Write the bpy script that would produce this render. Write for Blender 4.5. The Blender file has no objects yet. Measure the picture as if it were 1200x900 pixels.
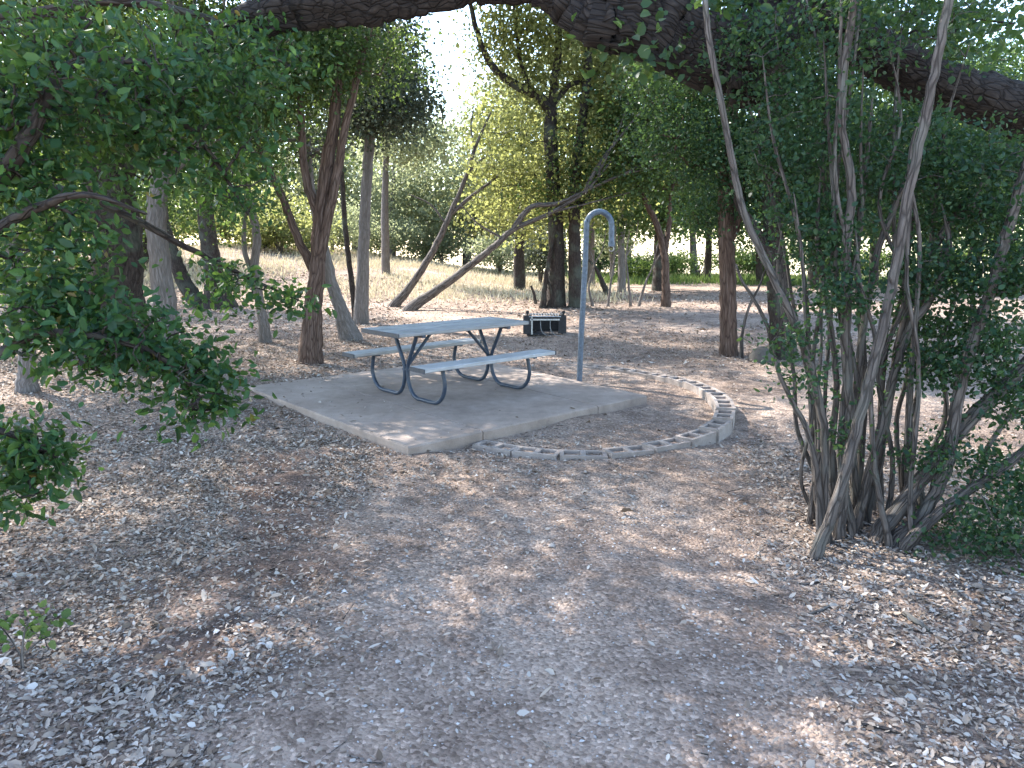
import bpy, math
import numpy as np
from mathutils import Vector, Matrix

# ------------------------------------------------------------------ camera, light, exposure
sc = bpy.context.scene
F_PX, PITCH, CAM_H = 867.0, math.radians(11.0), 1.70
cam_d = bpy.data.cameras.new('camera'); cam = bpy.data.objects.new('camera', cam_d)
sc.collection.objects.link(cam); sc.camera = cam
cam.location = (0, 0, CAM_H); cam.rotation_euler = (math.pi/2 - PITCH, 0, 0)
cam_d.sensor_fit = 'HORIZONTAL'; cam_d.sensor_width = 36.0; cam_d.lens = 36.0*F_PX/1200.0
cam_d.clip_start = 0.05; cam_d.clip_end = 6000

SUN_AZ = math.atan2(-0.75, 0.66); SUN_EL = math.radians(44)
w = bpy.data.worlds.new('World'); sc.world = w; w.use_nodes = True
wn = w.node_tree; bg = wn.nodes['Background']
sky = wn.nodes.new('ShaderNodeTexSky'); sky.sky_type = 'NISHITA'; sky.sun_disc = False
sky.sun_elevation = SUN_EL; sky.sun_rotation = SUN_AZ; sky.air_density = 1.0; sky.dust_density = 0.7; sky.ozone_density = 1.0
wn.links.new(sky.outputs[0], bg.inputs[0]); bg.inputs[1].default_value = 0.15
sd = bpy.data.lights.new('sun', 'SUN'); sd.energy = 3.2; sd.angle = math.radians(0.55); sd.color = (1.0, 0.96, 0.90)
so = bpy.data.objects.new('sun', sd); sc.collection.objects.link(so)
sv = Vector((math.sin(SUN_AZ)*math.cos(SUN_EL), math.cos(SUN_AZ)*math.cos(SUN_EL), math.sin(SUN_EL)))
so.rotation_euler = sv.to_track_quat('Z', 'Y').to_euler(); so.location = sv*40
sc.view_settings.view_transform = 'Standard'; sc.view_settings.look = 'None'
sc.view_settings.gamma = 1.0; sc.view_settings.use_curve_mapping = False
sc.view_settings.exposure = 2.47
cy = sc.cycles
cy.max_bounces = 10; cy.diffuse_bounces = 6; cy.transmission_bounces = 6; cy.glossy_bounces = 3
cy.use_denoising = True; cy.sample_clamp_indirect = 6.0

rng = np.random.default_rng(7)
COL = sc.collection

# ------------------------------------------------------------------ helpers
def W(u, v, Y):
    """a point of the place: on the sight line of pixel (u, v) of the 1200x900 photo, Y metres ahead"""
    a = (u-600)/F_PX; b = -(v-450)/F_PX
    dy = math.cos(PITCH)+b*math.sin(PITCH); dz = -math.sin(PITCH)+b*math.cos(PITCH)
    t = Y/dy
    return np.array([a*t, Y, CAM_H+dz*t])

def sm(t):
    t = np.clip(t, 0, 1); return t*t*(3-2*t)

def gz(x, y):
    x = np.asarray(x, float); y = np.asarray(y, float)
    z = -0.09 + 0.07*np.exp(-((x+3.2)**2+(y-8.7)**2)/1.6) - 0.07*np.exp(-((x-2.7)**2+(y-6.9)**2)/1.0)
    z = z - 0.03*np.exp(-((x+.2)**2+(y-6.2)**2)/0.3)
    z = z + 0.02*np.sin(x*1.3+0.4)*np.sin(y*0.9+1.0)*sm((np.abs(y-8.2)-2)/3) + 0.012*np.sin(x*2.9+y*1.7)
    z = z + 0.10*sm((-1.8-x)/2)*sm((7-y)/3) + 0.12*sm((x-2.2)/2)*sm((6-y)/2)
    z = z + 1.0*sm((y-19)/13)*sm((1.5-x)/10) + 0.5*sm((y-18)/10)*sm((-6-x)/6)
    r = np.sqrt(x*x+y*y)
    z = z - 0.055*np.maximum(0, r-40) - 0.02*np.maximum(0, np.minimum(r, 60)-34)*sm((x-2)/5)
    return z

def wood(x, y): return np.array([x, y, float(gz(x, y))])

def mesh(name, V, F, mat, attrs=None, smooth=False, mats=None, fmat=None):
    """fast mesh from arrays; F is an (n,k) int array or list of face tuples"""
    me = bpy.data.meshes.new(name)
    V = np.ascontiguousarray(V, np.float32)
    if isinstance(F, np.ndarray):
        n, k = F.shape
        me.vertices.add(len(V)); me.vertices.foreach_set('co', V.ravel())
        me.loops.add(n*k); me.loops.foreach_set('vertex_index', F.astype(np.int32).ravel())
        me.polygons.add(n); me.polygons.foreach_set('loop_start', np.arange(0, n*k, k, dtype=np.int32))
    else:
        me.from_pydata(V.tolist(), [], [tuple(f) for f in F])
    for m in (mats or [mat]): me.materials.append(m)
    if fmat is not None: me.polygons.foreach_set('material_index', np.asarray(fmat, np.int32))
    if smooth: me.polygons.foreach_set('use_smooth', np.ones(len(me.polygons), bool))
    me.update(calc_edges=True)
    for an, (dom, typ, val) in (attrs or {}).items():
        a = me.attributes.new(an, typ, dom)
        a.data.foreach_set('value' if typ == 'FLOAT' else 'vector', np.ascontiguousarray(val, np.float32).ravel())
    return me

def link(name, me, parent=None, loc=None, rot=None):
    o = bpy.data.objects.new(name, me); COL.objects.link(o)
    if parent is not None:
        o.parent = parent
        o.matrix_parent_inverse = parent_world(parent).inverted()
    if loc is not None: o.location = loc
    if rot is not None: o.rotation_euler = rot
    return o

def parent_world(o):
    m = o.matrix_basis.copy()
    if o.parent is not None: m = parent_world(o.parent) @ o.matrix_parent_inverse @ m
    return m

def thing(name, label, cat, loc, group=None, kind=None):
    o = bpy.data.objects.new(name, None); COL.objects.link(o); o.location = tuple(map(float, loc))
    o.empty_display_size = 0.2
    return tag(o, label, cat, group, kind)

def tag(o, label=None, cat=None, group=None, kind=None):
    if label: o['label'] = label
    if cat: o['category'] = cat
    if group: o['group'] = group
    if kind: o['kind'] = kind
    return o

class MB:
    """collects polygons into one mesh"""
    def __init__(s): s.V = []; s.F = []; s.M = []
    def add(s, V, F, m=0):
        o = len(s.V); s.V += [tuple(map(float, v)) for v in V]; s.F += [tuple(int(i)+o for i in f) for f in F]; s.M += [m]*len(F)
    def box(s, c, size, R=None, bev=0.0, m=0):
        hx, hy, hz = (np.array(size)/2)
        if bev <= 0:
            V = [(x, y, z) for x in (-hx, hx) for y in (-hy, hy) for z in (-hz, hz)]
            F = [(0,1,3,2),(4,6,7,5),(0,4,5,1),(2,3,7,6),(0,2,6,4),(1,5,7,3)]
        else:
            b = bev; V = []; F = []
            for z in (-hz, -hz+b, hz-b, hz):
                i = b if abs(z) == hz else 0
                V += [(-hx+b, -hy+i, z), (hx-b, -hy+i, z), (hx-i, -hy+b, z), (hx-i, hy-b, z),
                      (hx-b, hy-i, z), (-hx+b, hy-i, z), (-hx+i, hy-b, z), (-hx+i, -hy+b, z)]
            for k in range(3):
                for j in range(8): F.append((k*8+j, k*8+(j+1) % 8, k*8+8+(j+1) % 8, k*8+8+j))
            F.append(tuple(range(7, -1, -1))); F.append(tuple(range(24, 32)))
        V = np.array(V)
        if R is not None: V = V @ np.array(R).T
        s.add(V+np.array(c), F, m)
    def tube(s, pts, rad, n=10, res=6, m=0, cap=True):
        P, Rr = resample(pts, rad, res)
        V, F = tube_arrays(P, Rr, n)[:2]
        s.add(V, F, m)
        if cap:
            s.add(V[:n], [tuple(range(n-1, -1, -1))], m); s.add(V[-n:], [tuple(range(n))], m)
    def build(s, name, mat, parent=None, smooth=False, mats=None):
        me = mesh(name, np.array(s.V), s.F, mat, smooth=smooth, mats=mats, fmat=s.M if mats else None)
        return link(name, me, parent)

def resample(pts, rad, res):
    """Catmull-Rom through pts"""
    P = np.array(pts, float); n = len(P)
    R = np.array(rad if hasattr(rad, '__len__') else [rad]*n, float)
    if n == 2 or res <= 1:
        t = np.linspace(0, n-1, (n-1)*max(res, 1)+1)
        return np.stack([np.interp(t, range(n), P[:, k]) for k in range(3)], 1), np.interp(t, range(n), R)
    Q = np.vstack([2*P[0]-P[1], P, 2*P[-1]-P[-2]])
    out = []; ro = []
    for i in range(n-1):
        p0, p1, p2, p3 = Q[i:i+4]
        for t in np.arange(res)/res:
            out.append(0.5*((2*p1)+(-p0+p2)*t+(2*p0-5*p1+4*p2-p3)*t*t+(-p0+3*p1-3*p2+p3)*t**3)); ro.append(R[i]*(1-t)+R[i+1]*t)
    out.append(P[-1]); ro.append(R[-1])
    return np.array(out), np.array(ro)

def tube_arrays(P, R, n, rough=0.0, seed=0):
    """rings along P; returns V, F(quads), bark coordinates"""
    m = len(P); T = np.gradient(P, axis=0); T /= np.linalg.norm(T, axis=1)[:, None]+1e-9
    a = np.array([1., 0, 0]) if abs(T[0][0]) < .8 else np.array([0, 1., 0])
    N = np.zeros_like(P); u = a-T[0]*a.dot(T[0]); u /= np.linalg.norm(u); N[0] = u
    for i in range(1, m):
        u = N[i-1]-T[i]*N[i-1].dot(T[i]); N[i] = u/(np.linalg.norm(u)+1e-9)
    B = np.cross(T, N)
    th = np.arange(n)*2*math.pi/n
    s = np.concatenate([[0], np.cumsum(np.linalg.norm(np.diff(P, axis=0), axis=1))])
    rr = np.repeat(R[:, None], n, 1)
    if rough > 0:
        g = np.random.default_rng(seed)
        f = np.zeros((m, n))
        for k in range(7):
            q = g.integers(1, 7); f += g.normal()*np.sin(q*th[None]+g.uniform(0, 6.28)+np.sin(s*g.uniform(.6, 2.5)+g.uniform(0, 6))[:, None]*1.2)/(1+.25*q)
        f += g.normal(size=(m, n))*0.5
        rr = rr*(1+rough*f*0.5)
    V = P[:, None]+rr[:, :, None]*(np.cos(th)[None, :, None]*N[:, None]+np.sin(th)[None, :, None]*B[:, None])
    C = np.stack([np.cos(th)[None]*R[:, None]+0*s[:, None], np.sin(th)[None]*R[:, None], np.repeat(s[:, None], n, 1)+seed*3.7], 2)
    i, j = np.meshgrid(np.arange(m-1), np.arange(n), indexing='ij')
    F = np.stack([i*n+j, i*n+(j+1) % n, (i+1)*n+(j+1) % n, (i+1)*n+j], 2).reshape(-1, 4)
    return V.reshape(-1, 3), F, C.reshape(-1, 3)

# ------------------------------------------------------------------ materials
def nt(name):
    m = bpy.data.materials.new(name); m.use_nodes = True
    return m, m.node_tree.nodes, m.node_tree.links, m.node_tree.nodes['Principled BSDF']

def ramp(N, stops):
    r = N.new('ShaderNodeValToRGB'); e = r.color_ramp.elements
    while len(e) < len(stops): e.new(0.5)
    for x, (p, c) in zip(e, stops): x.position = p; x.color = (*c, 1)
    return r

def noise(N, L, scale, detail=4, rough=.55, vec=None, dist=0):
    n = N.new('ShaderNodeTexNoise'); n.inputs['Scale'].default_value = scale; n.inputs['Detail'].default_value = detail
    n.inputs['Roughness'].default_value = rough; n.inputs['Distortion'].default_value = dist
    if vec is not None: L.new(vec, n.inputs['Vector'])
    return n

def mixc(N, L, fac, a, b, mode='MIX'):
    m = N.new('ShaderNodeMix'); m.data_type = 'RGBA'; m.blend_type = mode
    for sock, v in ((m.inputs[0], fac), (m.inputs[6], a), (m.inputs[7], b)):
        if isinstance(v, (int, float)): sock.default_value = v
        elif isinstance(v, tuple): sock.default_value = (*v, 1)
        else: L.new(v, sock)
    return m.outputs[2]

def bump(N, L, h, bsdf, strength=.5, dist=.02):
    b = N.new('ShaderNodeBump'); b.inputs['Strength'].default_value = strength; b.inputs['Distance'].default_value = dist
    L.new(h, b.inputs['Height']); L.new(b.outputs[0], bsdf.inputs['Normal']); return b

def m_leaf(name, stops, trans=.4, rough=.45, spec=.35, tint=(.30, .34, .05)):
    """leaf: colour varies per leaf with the 'rnd' attribute; part of the light passes through"""
    m, N, L, B = nt(name)
    a = N.new('ShaderNodeAttribute'); a.attribute_name = 'rnd'
    r = ramp(N, stops); L.new(a.outputs['Fac'], r.inputs[0])
    L.new(r.outputs[0], B.inputs['Base Color']); B.inputs['Roughness'].default_value = rough
    B.inputs['Specular IOR Level'].default_value = spec
    t = N.new('ShaderNodeBsdfTranslucent')
    c = mixc(N, L, .55, r.outputs[0], tint); L.new(c, t.inputs[0])
    mx = N.new('ShaderNodeMixShader'); mx.inputs[0].default_value = trans
    L.new(B.outputs[0], mx.inputs[1]); L.new(t.outputs[0], mx.inputs[2])
    L.new(mx.outputs[0], N['Material Output'].inputs[0]); return m

def m_bark(name, c0, c1, c2, stretch=.16, scale=30, lichen=None, edge=.45):
    m, N, L, B = nt(name)
    a = N.new('ShaderNodeAttribute'); a.attribute_name = 'bark'
    mp = N.new('ShaderNodeMapping'); mp.inputs['Scale'].default_value = (1, 1, stretch); L.new(a.outputs['Vector'], mp.inputs[0])
    n1 = noise(N, L, scale, 6, .7, mp.outputs[0], .2)
    v = N.new('ShaderNodeTexVoronoi'); v.feature = 'DISTANCE_TO_EDGE'; v.inputs['Scale'].default_value = scale*.9
    n0 = noise(N, L, 7, 3, .5, mp.outputs[0])
    add = N.new('ShaderNodeVectorMath'); add.operation = 'MULTIPLY_ADD'; add.inputs[1].default_value = (.06, .06, .06)
    L.new(n0.outputs['Color'], add.inputs[0]); L.new(mp.outputs[0], add.inputs[2]); L.new(add.outputs[0], v.inputs['Vector'])
    r = ramp(N, [(.30, c0), (.52, c1), (.78, c2)]); L.new(n1.outputs[0], r.inputs[0])
    mr = N.new('ShaderNodeMapRange'); mr.inputs[1].default_value = 0; mr.inputs[2].default_value = .12; L.new(v.outputs['Distance'], mr.inputs[0])
    col = mixc(N, L, mr.outputs[0], tuple(x*edge+c1[k]*(edge-.45) for k, x in enumerate(c0)), r.outputs[0])
    n2 = noise(N, L, 2.2, 3, .6, a.outputs['Vector'])
    r2 = ramp(N, [(.5, (0, 0, 0)), (.68, (1, 1, 1))]); L.new(n2.outputs[0], r2.inputs[0])
    if lichen:
        sc_ = N.new('ShaderNodeMath'); sc_.operation = 'MULTIPLY'; sc_.inputs[1].default_value = .6; L.new(r2.outputs[0], sc_.inputs[0])
        col = mixc(N, L, sc_.outputs[0], col, lichen)
    L.new(col, B.inputs['Base Color']); B.inputs['Roughness'].default_value = .88; B.inputs['Specular IOR Level'].default_value = .25
    h = N.new('ShaderNodeMath'); h.operation = 'MULTIPLY_ADD'; h.inputs[1].default_value = .6; L.new(n1.outputs[0], h.inputs[0]); L.new(mr.outputs[0], h.inputs[2])
    bump(N, L, h.outputs[0], B, .7, .015); return m

def m_ground():
    m, N, L, B = nt('ground_soil')
    g = N.new('ShaderNodeNewGeometry'); P = g.outputs['Position']
    big = noise(N, L, .55, 4, .6, P); mid = noise(N, L, 3.3, 4, .6, P); fine = noise(N, L, 38, 5, .7, P)
    vo = N.new('ShaderNodeTexVoronoi'); vo.inputs['Scale'].default_value = 62; L.new(P, vo.inputs['Vector'])
    vo2 = N.new('ShaderNodeTexVoronoi'); vo2.inputs['Scale'].default_value = 24; L.new(P, vo2.inputs['Vector'])
    r1 = ramp(N, [(.32, (.27, .2, .157)), (.5, (.357, .272, .216)), (.68, (.445, .352, .285))]); L.new(big.outputs[0], r1.inputs[0])
    r2 = ramp(N, [(.3, (.62, .6, .6)), (.55, (1, 1, 1)), (.75, (1.25, 1.22, 1.18))]); L.new(mid.outputs[0], r2.inputs[0])
    c = mixc(N, L, 1.0, r1.outputs[0], r2.outputs[0], 'MULTIPLY')
    hs = N.new('ShaderNodeSeparateColor'); L.new(vo.outputs['Color'], hs.inputs[0])
    rg = ramp(N, [(0, (.42, .38, .36)), (.45, (.9, .88, .86)), (.82, (1.05, 1.05, 1.05)), (1, (1.7, 1.7, 1.72))]); L.new(hs.outputs[0], rg.inputs[0])
    c = mixc(N, L, .75, c, rg.outputs[0], 'MULTIPLY')
    rf = ramp(N, [(.25, (.55, .52, .5)), (.6, (1.1, 1.1, 1.1))]); L.new(fine.outputs[0], rf.inputs[0])
    c = mixc(N, L, .7, c, rf.outputs[0], 'MULTIPLY')
    at = N.new('ShaderNodeAttribute'); at.attribute_name = 'dark_band'
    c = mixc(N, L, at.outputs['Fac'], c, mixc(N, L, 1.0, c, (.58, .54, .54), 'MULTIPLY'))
    L.new(c, B.inputs['Base Color']); B.inputs['Roughness'].default_value = .95; B.inputs['Specular IOR Level'].default_value = .15
    h = N.new('ShaderNodeMath'); h.operation = 'MULTIPLY_ADD'; h.inputs[1].default_value = -.7; L.new(vo.outputs['Distance'], h.inputs[0]); L.new(fine.outputs[0], h.inputs[2])
    h2 = N.new('ShaderNodeMath'); h2.operation = 'MULTIPLY_ADD'; h2.inputs[1].default_value = -.5; L.new(vo2.outputs['Distance'], h2.inputs[0]); L.new(h.outputs[0], h2.inputs[2])
    bump(N, L, h2.outputs[0], B, .8, .02); return m

def m_rnd(name, stops, rough=.9, spec=.2):
    m, N, L, B = nt(name)
    a = N.new('ShaderNodeAttribute'); a.attribute_name = 'rnd'; r = ramp(N, stops); L.new(a.outputs['Fac'], r.inputs[0])
    L.new(r.outputs[0], B.inputs['Base Color']); B.inputs['Roughness'].default_value = rough; B.inputs['Specular IOR Level'].default_value = spec
    return m

def m_concrete(name, a, b, sc_=1.0, rough=.85):
    m, N, L, B = nt(name)
    g = N.new('ShaderNodeNewGeometry'); P = g.outputs['Position']
    n1 = noise(N, L, 1.6*sc_, 5, .6, P); n2 = noise(N, L, 90, 3, .6, P); n3 = noise(N, L, 9*sc_, 4, .6, P)
    r = ramp(N, [(.3, a), (.7, b)]); L.new(n1.outputs[0], r.inputs[0])
    r2 = ramp(N, [(.3, (.75, .74, .73)), (.65, (1.08, 1.08, 1.08))]); L.new(n3.outputs[0], r2.inputs[0])
    r3 = ramp(N, [(.3, (.8, .8, .8)), (.6, (1.05, 1.05, 1.05))]); L.new(n2.outputs[0], r3.inputs[0])
    c = mixc(N, L, .7, r.outputs[0], r2.outputs[0], 'MULTIPLY'); c = mixc(N, L, .7, c, r3.outputs[0], 'MULTIPLY')
    L.new(c, B.inputs['Base Color']); B.inputs['Roughness'].default_value = rough
    bump(N, L, n2.outputs[0], B, .35, .004); return m

def m_metal(name, c, rough=.45, metallic=.0, wear=.25):
    m, N, L, B = nt(name)
    g = N.new('ShaderNodeTexCoord'); n = noise(N, L, 26, 4, .6, g.outputs['Object'])
    r = ramp(N, [(.35, tuple(x*(1-wear) for x in c)), (.65, tuple(min(1, x*(1+wear)) for x in c))]); L.new(n.outputs[0], r.inputs[0])
    L.new(r.outputs[0], B.inputs['Base Color']); B.inputs['Metallic'].default_value = metallic
    rr = N.new('ShaderNodeMapRange'); rr.inputs[3].default_value = rough-.1; rr.inputs[4].default_value = rough+.15; L.new(n.outputs[0], rr.inputs[0]); L.new(rr.outputs[0], B.inputs['Roughness'])
    return m

def m_plank():
    m, N, L, B = nt('weathered_plank')
    t = N.new('ShaderNodeTexCoord'); mp = N.new('ShaderNodeMapping'); mp.inputs['Scale'].default_value = (1.2, 22, 22); L.new(t.outputs['Object'], mp.inputs[0])
    n = noise(N, L, 3, 5, .65, mp.outputs[0]); n2 = noise(N, L, 5, 3, .6, t.outputs['Object'])
    r = ramp(N, [(.28, (.26, .255, .25)), (.5, (.40, .40, .40)), (.72, (.53, .53, .53))]); L.new(n.outputs[0], r.inputs[0])
    r2 = ramp(N, [(.35, (.78, .77, .76)), (.6, (1.05, 1.05, 1.05))]); L.new(n2.outputs[0], r2.inputs[0])
    c = mixc(N, L, .6, r.outputs[0], r2.outputs[0], 'MULTIPLY')
    oi = N.new('ShaderNodeObjectInfo'); ro = ramp(N, [(0, (.68, .67, .66)), (1, (1.06, 1.06, 1.06))]); L.new(oi.outputs['Random'], ro.inputs[0])
    c = mixc(N, L, 1.0, c, ro.outputs[0], 'MULTIPLY')
    L.new(c, B.inputs['Base Color']); B.inputs['Roughness'].default_value = .5; B.inputs['Specular IOR Level'].default_value = .5
    bump(N, L, n.outputs[0], B, .25, .003); return m

M = {}
M['ground'] = m_ground()
M['litter'] = m_rnd('dry_leaf', [(0, (.12, .085, .06)), (.25, (.26, .20, .155)), (.55, (.37, .31, .255)), (.85, (.47, .415, .36)), (1, (.58, .53, .48))], .9, .08)
M['pebble'] = m_rnd('pebble', [(0, (.16, .14, .13)), (.5, (.34, .30, .27)), (1, (.62, .60, .58))], .85)
M['straw'] = m_leaf('straw_grass', [(0, (.40, .32, .19)), (.5, (.56, .48, .33)), (1, (.70, .64, .48))], .3, .7, .2, (.6, .53, .36))
M['grass'] = m_leaf('green_grass', [(0, (.06, .11, .03)), (.6, (.10, .16, .045)), (1, (.16, .20, .07))], .35, .6, .2, (.20, .27, .06))
M['oak'] = m_leaf('oak_leaf', [(0, (.012, .038, .017)), (.45, (.025, .074, .032)), (.85, (.05, .125, .042)), (.955, (.11, .18, .04)), (.985, (.17, .12, .04)), (1, (.22, .10, .04))], .40, .40, .3, (.20, .32, .04))
M['oak_high'] = m_leaf('oak_canopy_leaf', [(0, (.014, .038, .018)), (.6, (.03, .072, .03)), (1, (.06, .11, .04))], .40, .45, .3, (.20, .30, .04))
M['shrub'] = m_leaf('shrub_leaf', [(0, (.010, .032, .018)), (.5, (.022, .060, .030)), (1, (.048, .10, .042))], .38, .42, .3, (.17, .27, .05))
M['juniper'] = m_leaf('juniper_leaf', [(0, (.04, .058, .042)), (.6, (.068, .09, .062)), (1, (.105, .12, .085))], .3, .6, .25, (.18, .2, .09))
M['mid'] = m_leaf('woodland_leaf', [(0, (.022, .052, .024)), (.6, (.045, .095, .037)), (1, (.09, .145, .048))], .48, .45, .3, (.26, .34, .06))
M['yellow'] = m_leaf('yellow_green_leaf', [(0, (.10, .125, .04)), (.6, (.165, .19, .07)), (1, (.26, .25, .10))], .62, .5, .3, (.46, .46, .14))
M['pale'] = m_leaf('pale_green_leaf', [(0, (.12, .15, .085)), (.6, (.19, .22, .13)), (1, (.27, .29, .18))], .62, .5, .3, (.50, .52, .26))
M['bark_dark'] = m_bark('dark_oak_bark', (.03, .022, .018), (.055, .042, .036), (.10, .082, .07), .30, 26, (.10, .115, .09), .6)
M['bark_limb'] = m_bark('dark_rugged_bark', (.016, .012, .011), (.032, .025, .022), (.07, .058, .052), .42, 34, None, .6)
M['bark_red'] = m_bark('reddish_bark', (.06, .035, .025), (.13, .085, .065), (.22, .165, .14), .10, 30, None, .6)
M['bark_grey'] = m_bark('grey_bark', (.10, .085, .075), (.19, .165, .15), (.30, .275, .26), .14, 34, None, .8)
M['bark_pale'] = m_bark('pale_peeling_bark', (.052, .043, .038), (.115, .095, .083), (.21, .182, .162), .14, 40, (.16, .165, .14), .62)
M['bark_dead'] = m_bark('dead_wood', (.08, .065, .055), (.16, .135, .12), (.27, .24, .22), .08, 40)
M['concrete'] = m_concrete('pad_concrete', (.25, .19, .152), (.40, .315, .26))
M['block'] = m_concrete('block_concrete', (.26, .21, .18), (.38, .32, .28), 2.2)
M['plank'] = m_plank()
M['tube'] = m_metal('dark_blue_grey_paint', (.032, .047, .072), .4, .0, .25)
M['galv'] = m_metal('galvanised_pipe', (.10, .13, .17), .45, .2, .3)
M['cap'] = m_metal('end_channel', (.05, .055, .065), .5)
M['black'] = m_metal('sooty_steel', (.02, .02, .024), .6, .0, .4)
M['steel'] = m_metal('bare_steel', (.48, .48, .48), .4, .6, .25)
M['dull'] = m_metal('dull_steel', (.20, .20, .20), .5, .4, .3)
M['rock'] = m_concrete('field_stone', (.05, .043, .037), (.12, .105, .09), 3)

# ------------------------------------------------------------------ ground (one sheet to the horizon)
def axis(lo, hi, step, far, grow=1.16):
    a = list(np.arange(lo, hi+1e-6, step)); d = step; x = a[-1]
    while x < far: d *= grow; x += d; a.append(x)
    d = step; x = a[0]; b = []
    while x > -far: d *= grow; x -= d; b.append(x)
    return np.array(b[::-1]+a)
gx, gy = axis(-9, 9, .12, 2500), axis(.5, 15, .12, 2500)
XX, YY = np.meshgrid(gx, gy); ZZ = gz(XX, YY)
fade = np.exp(-(np.hypot(XX, YY-6)/14)**2)
lump = sum(np.sin(XX*a+YY*b+c) for a, b, c in rng.uniform(-9, 9, (9, 3)))*.0035
ZZ = ZZ+fade*lump
ny, nx = XX.shape
i, j = np.meshgrid(np.arange(ny-1), np.arange(nx-1), indexing='ij')
GF = np.stack([i*nx+j, i*nx+j+1, (i+1)*nx+j+1, (i+1)*nx+j], 2).reshape(-1, 4)
def dark_band(x, y):
    # a band of darker ground colour with thinner litter, left of the path
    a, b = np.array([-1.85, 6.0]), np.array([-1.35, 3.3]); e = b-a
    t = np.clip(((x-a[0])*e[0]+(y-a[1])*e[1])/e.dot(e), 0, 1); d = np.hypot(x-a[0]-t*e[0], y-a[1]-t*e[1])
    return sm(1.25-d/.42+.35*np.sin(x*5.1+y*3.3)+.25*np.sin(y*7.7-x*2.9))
ground = link('ground', mesh('ground', np.stack([XX, YY, ZZ], 2).reshape(-1, 3), GF, M['ground'], {'dark_band': ('POINT', 'FLOAT', dark_band(XX, YY).ravel())}, smooth=True))
tag(ground, 'bare tan soil and gravel clearing under the trees', 'ground', kind='structure')

# ------------------------------------------------------------------ concrete pad with joints
pn, pr, pl = np.array([-.87, 5.98]), np.array([1.51, 8.10]), np.array([-3.16, 8.59])
pb = np.array([-.62, 10.80])
pad = thing('concrete_pad', 'tan concrete pad under the picnic table', 'pad', (*((pn+pb)/2), 0), kind='structure')
cuts = [0, .255, .745, 1.0]
for k in range(3):
    e = .006
    t0, t1 = cuts[k]+(e/3.2 if k else 0), cuts[k+1]-(e/3.2 if k < 2 else 0)
    q = [pn+(pr-pn)*t0, pn+(pr-pn)*t1, pl+(pb-pl)*t1, pl+(pb-pl)*t0]
    cen = sum(q)/4; b = MB()
    V = []
    for z, ins in ((-.24, 0), (-.016, 0), (0.0-.002*k, .016)):
        for p in q:
            d = (cen-p)/np.linalg.norm(cen-p); V.append((*(p+d*ins), z))
    F = [(3, 2, 1, 0), (8, 9, 10, 11)]+[(r*4+a, r*4+(a+1) % 4, r*4+4+(a+1) % 4, r*4+4+a) for r in (0, 1) for a in range(4)]
    b.add(V, F); b.build('slab_panel', M['concrete'], pad)

# ------------------------------------------------------------------ border of hollow blocks
def block_mesh():
    V = []; F = []; mats = []
    xs = [-.2, -.163, -.022, .022, .163, .2]; ys = [-.097, -.064, .064, .097]; top = .1; bot = -.1; cor = .075
    idx = {}
    def vid(x, y, z):
        k = (round(x, 4), round(y, 4), round(z, 4))
        if k not in idx: idx[k] = len(V); V.append(k)
        return idx[k]
    for a in range(5):
        for c in range(3):
            x0, x1, y0, y1 = xs[a], xs[a+1], ys[c], ys[c+1]
            hole = a in (1, 3) and c == 1
            z = cor if hole else top
            F.append([vid(x0, y0, z), vid(x1, y0, z), vid(x1, y1, z), vid(x0, y1, z)]); mats.append(1 if hole else 0)
            if hole:
                ring = [(x0, y0), (x1, y0), (x1, y1), (x0, y1)]
                for k in range(4):
                    p, q = ring[k], ring[(k+1) % 4]
                    F.append([vid(*p, top), vid(*q, top), vid(*q, cor), vid(*p, cor)][::-1]); mats.append(0)
    for k in range(5):
        for y, s in ((ys[0], 1), (ys[-1], -1)):
            f = [vid(xs[k], y, bot), vid(xs[k+1], y, bot), vid(xs[k+1], y, top), vid(xs[k], y, top)]; F.append(f if s > 0 else f[::-1]); mats.append(0)
    for k in range(3):
        for x, s in ((xs[0], -1), (xs[-1], 1)):
            f = [vid(x, ys[k], bot), vid(x, ys[k+1], bot), vid(x, ys[k+1], top), vid(x, ys[k], top)]; F.append(f if s > 0 else f[::-1]); mats.append(0)
    me = mesh('block', np.array(V), F, None, mats=[M['block'], M['ground']], fmat=mats)
    return me
bme = block_mesh()
ring_pts = [(-.30, 6.44), (.18, 6.16), (.74, 6.06), (1.38, 6.30), (1.92, 6.80), (2.20, 7.45), (2.28, 8.15), (2.18, 8.95), (1.88, 9.62), (1.42, 10.20), (.85, 10.55), (.45, 10.62)]
RP, _ = resample([(x, y, 0) for x, y in ring_pts], 0.1, 30)
sarc = np.concatenate([[0], np.cumsum(np.linalg.norm(np.diff(RP, axis=0), axis=1))])
border = thing('block_border', 'curved border of hollow concrete blocks half sunk beside the pad', 'border', (1.3, 8.1, float(gz(1.3, 8.1))))
nblk = int(sarc[-1]/.398)
for k in range(nblk):
    s = (k+.5)*.398
    p = np.array([np.interp(s, sarc, RP[:, c]) for c in range(3)]); p2 = np.array([np.interp(s+.05, sarc, RP[:, c]) for c in range(3)])
    t = p2-p; ang = math.atan2(t[1], t[0])
    f = s/sarc[-1]
    topz = np.interp(f, [0, .12, .3, .48, .6, .75, .9, 1], [-.085, -.078, -.03, .025, .01, -.04, -.06, -.078])
    o = link('block', bme, border)
    o.location = (p[0], p[1], topz-.1); o.rotation_euler = (rng.normal()*.009, rng.normal()*.008, ang+rng.normal()*.015)

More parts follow.
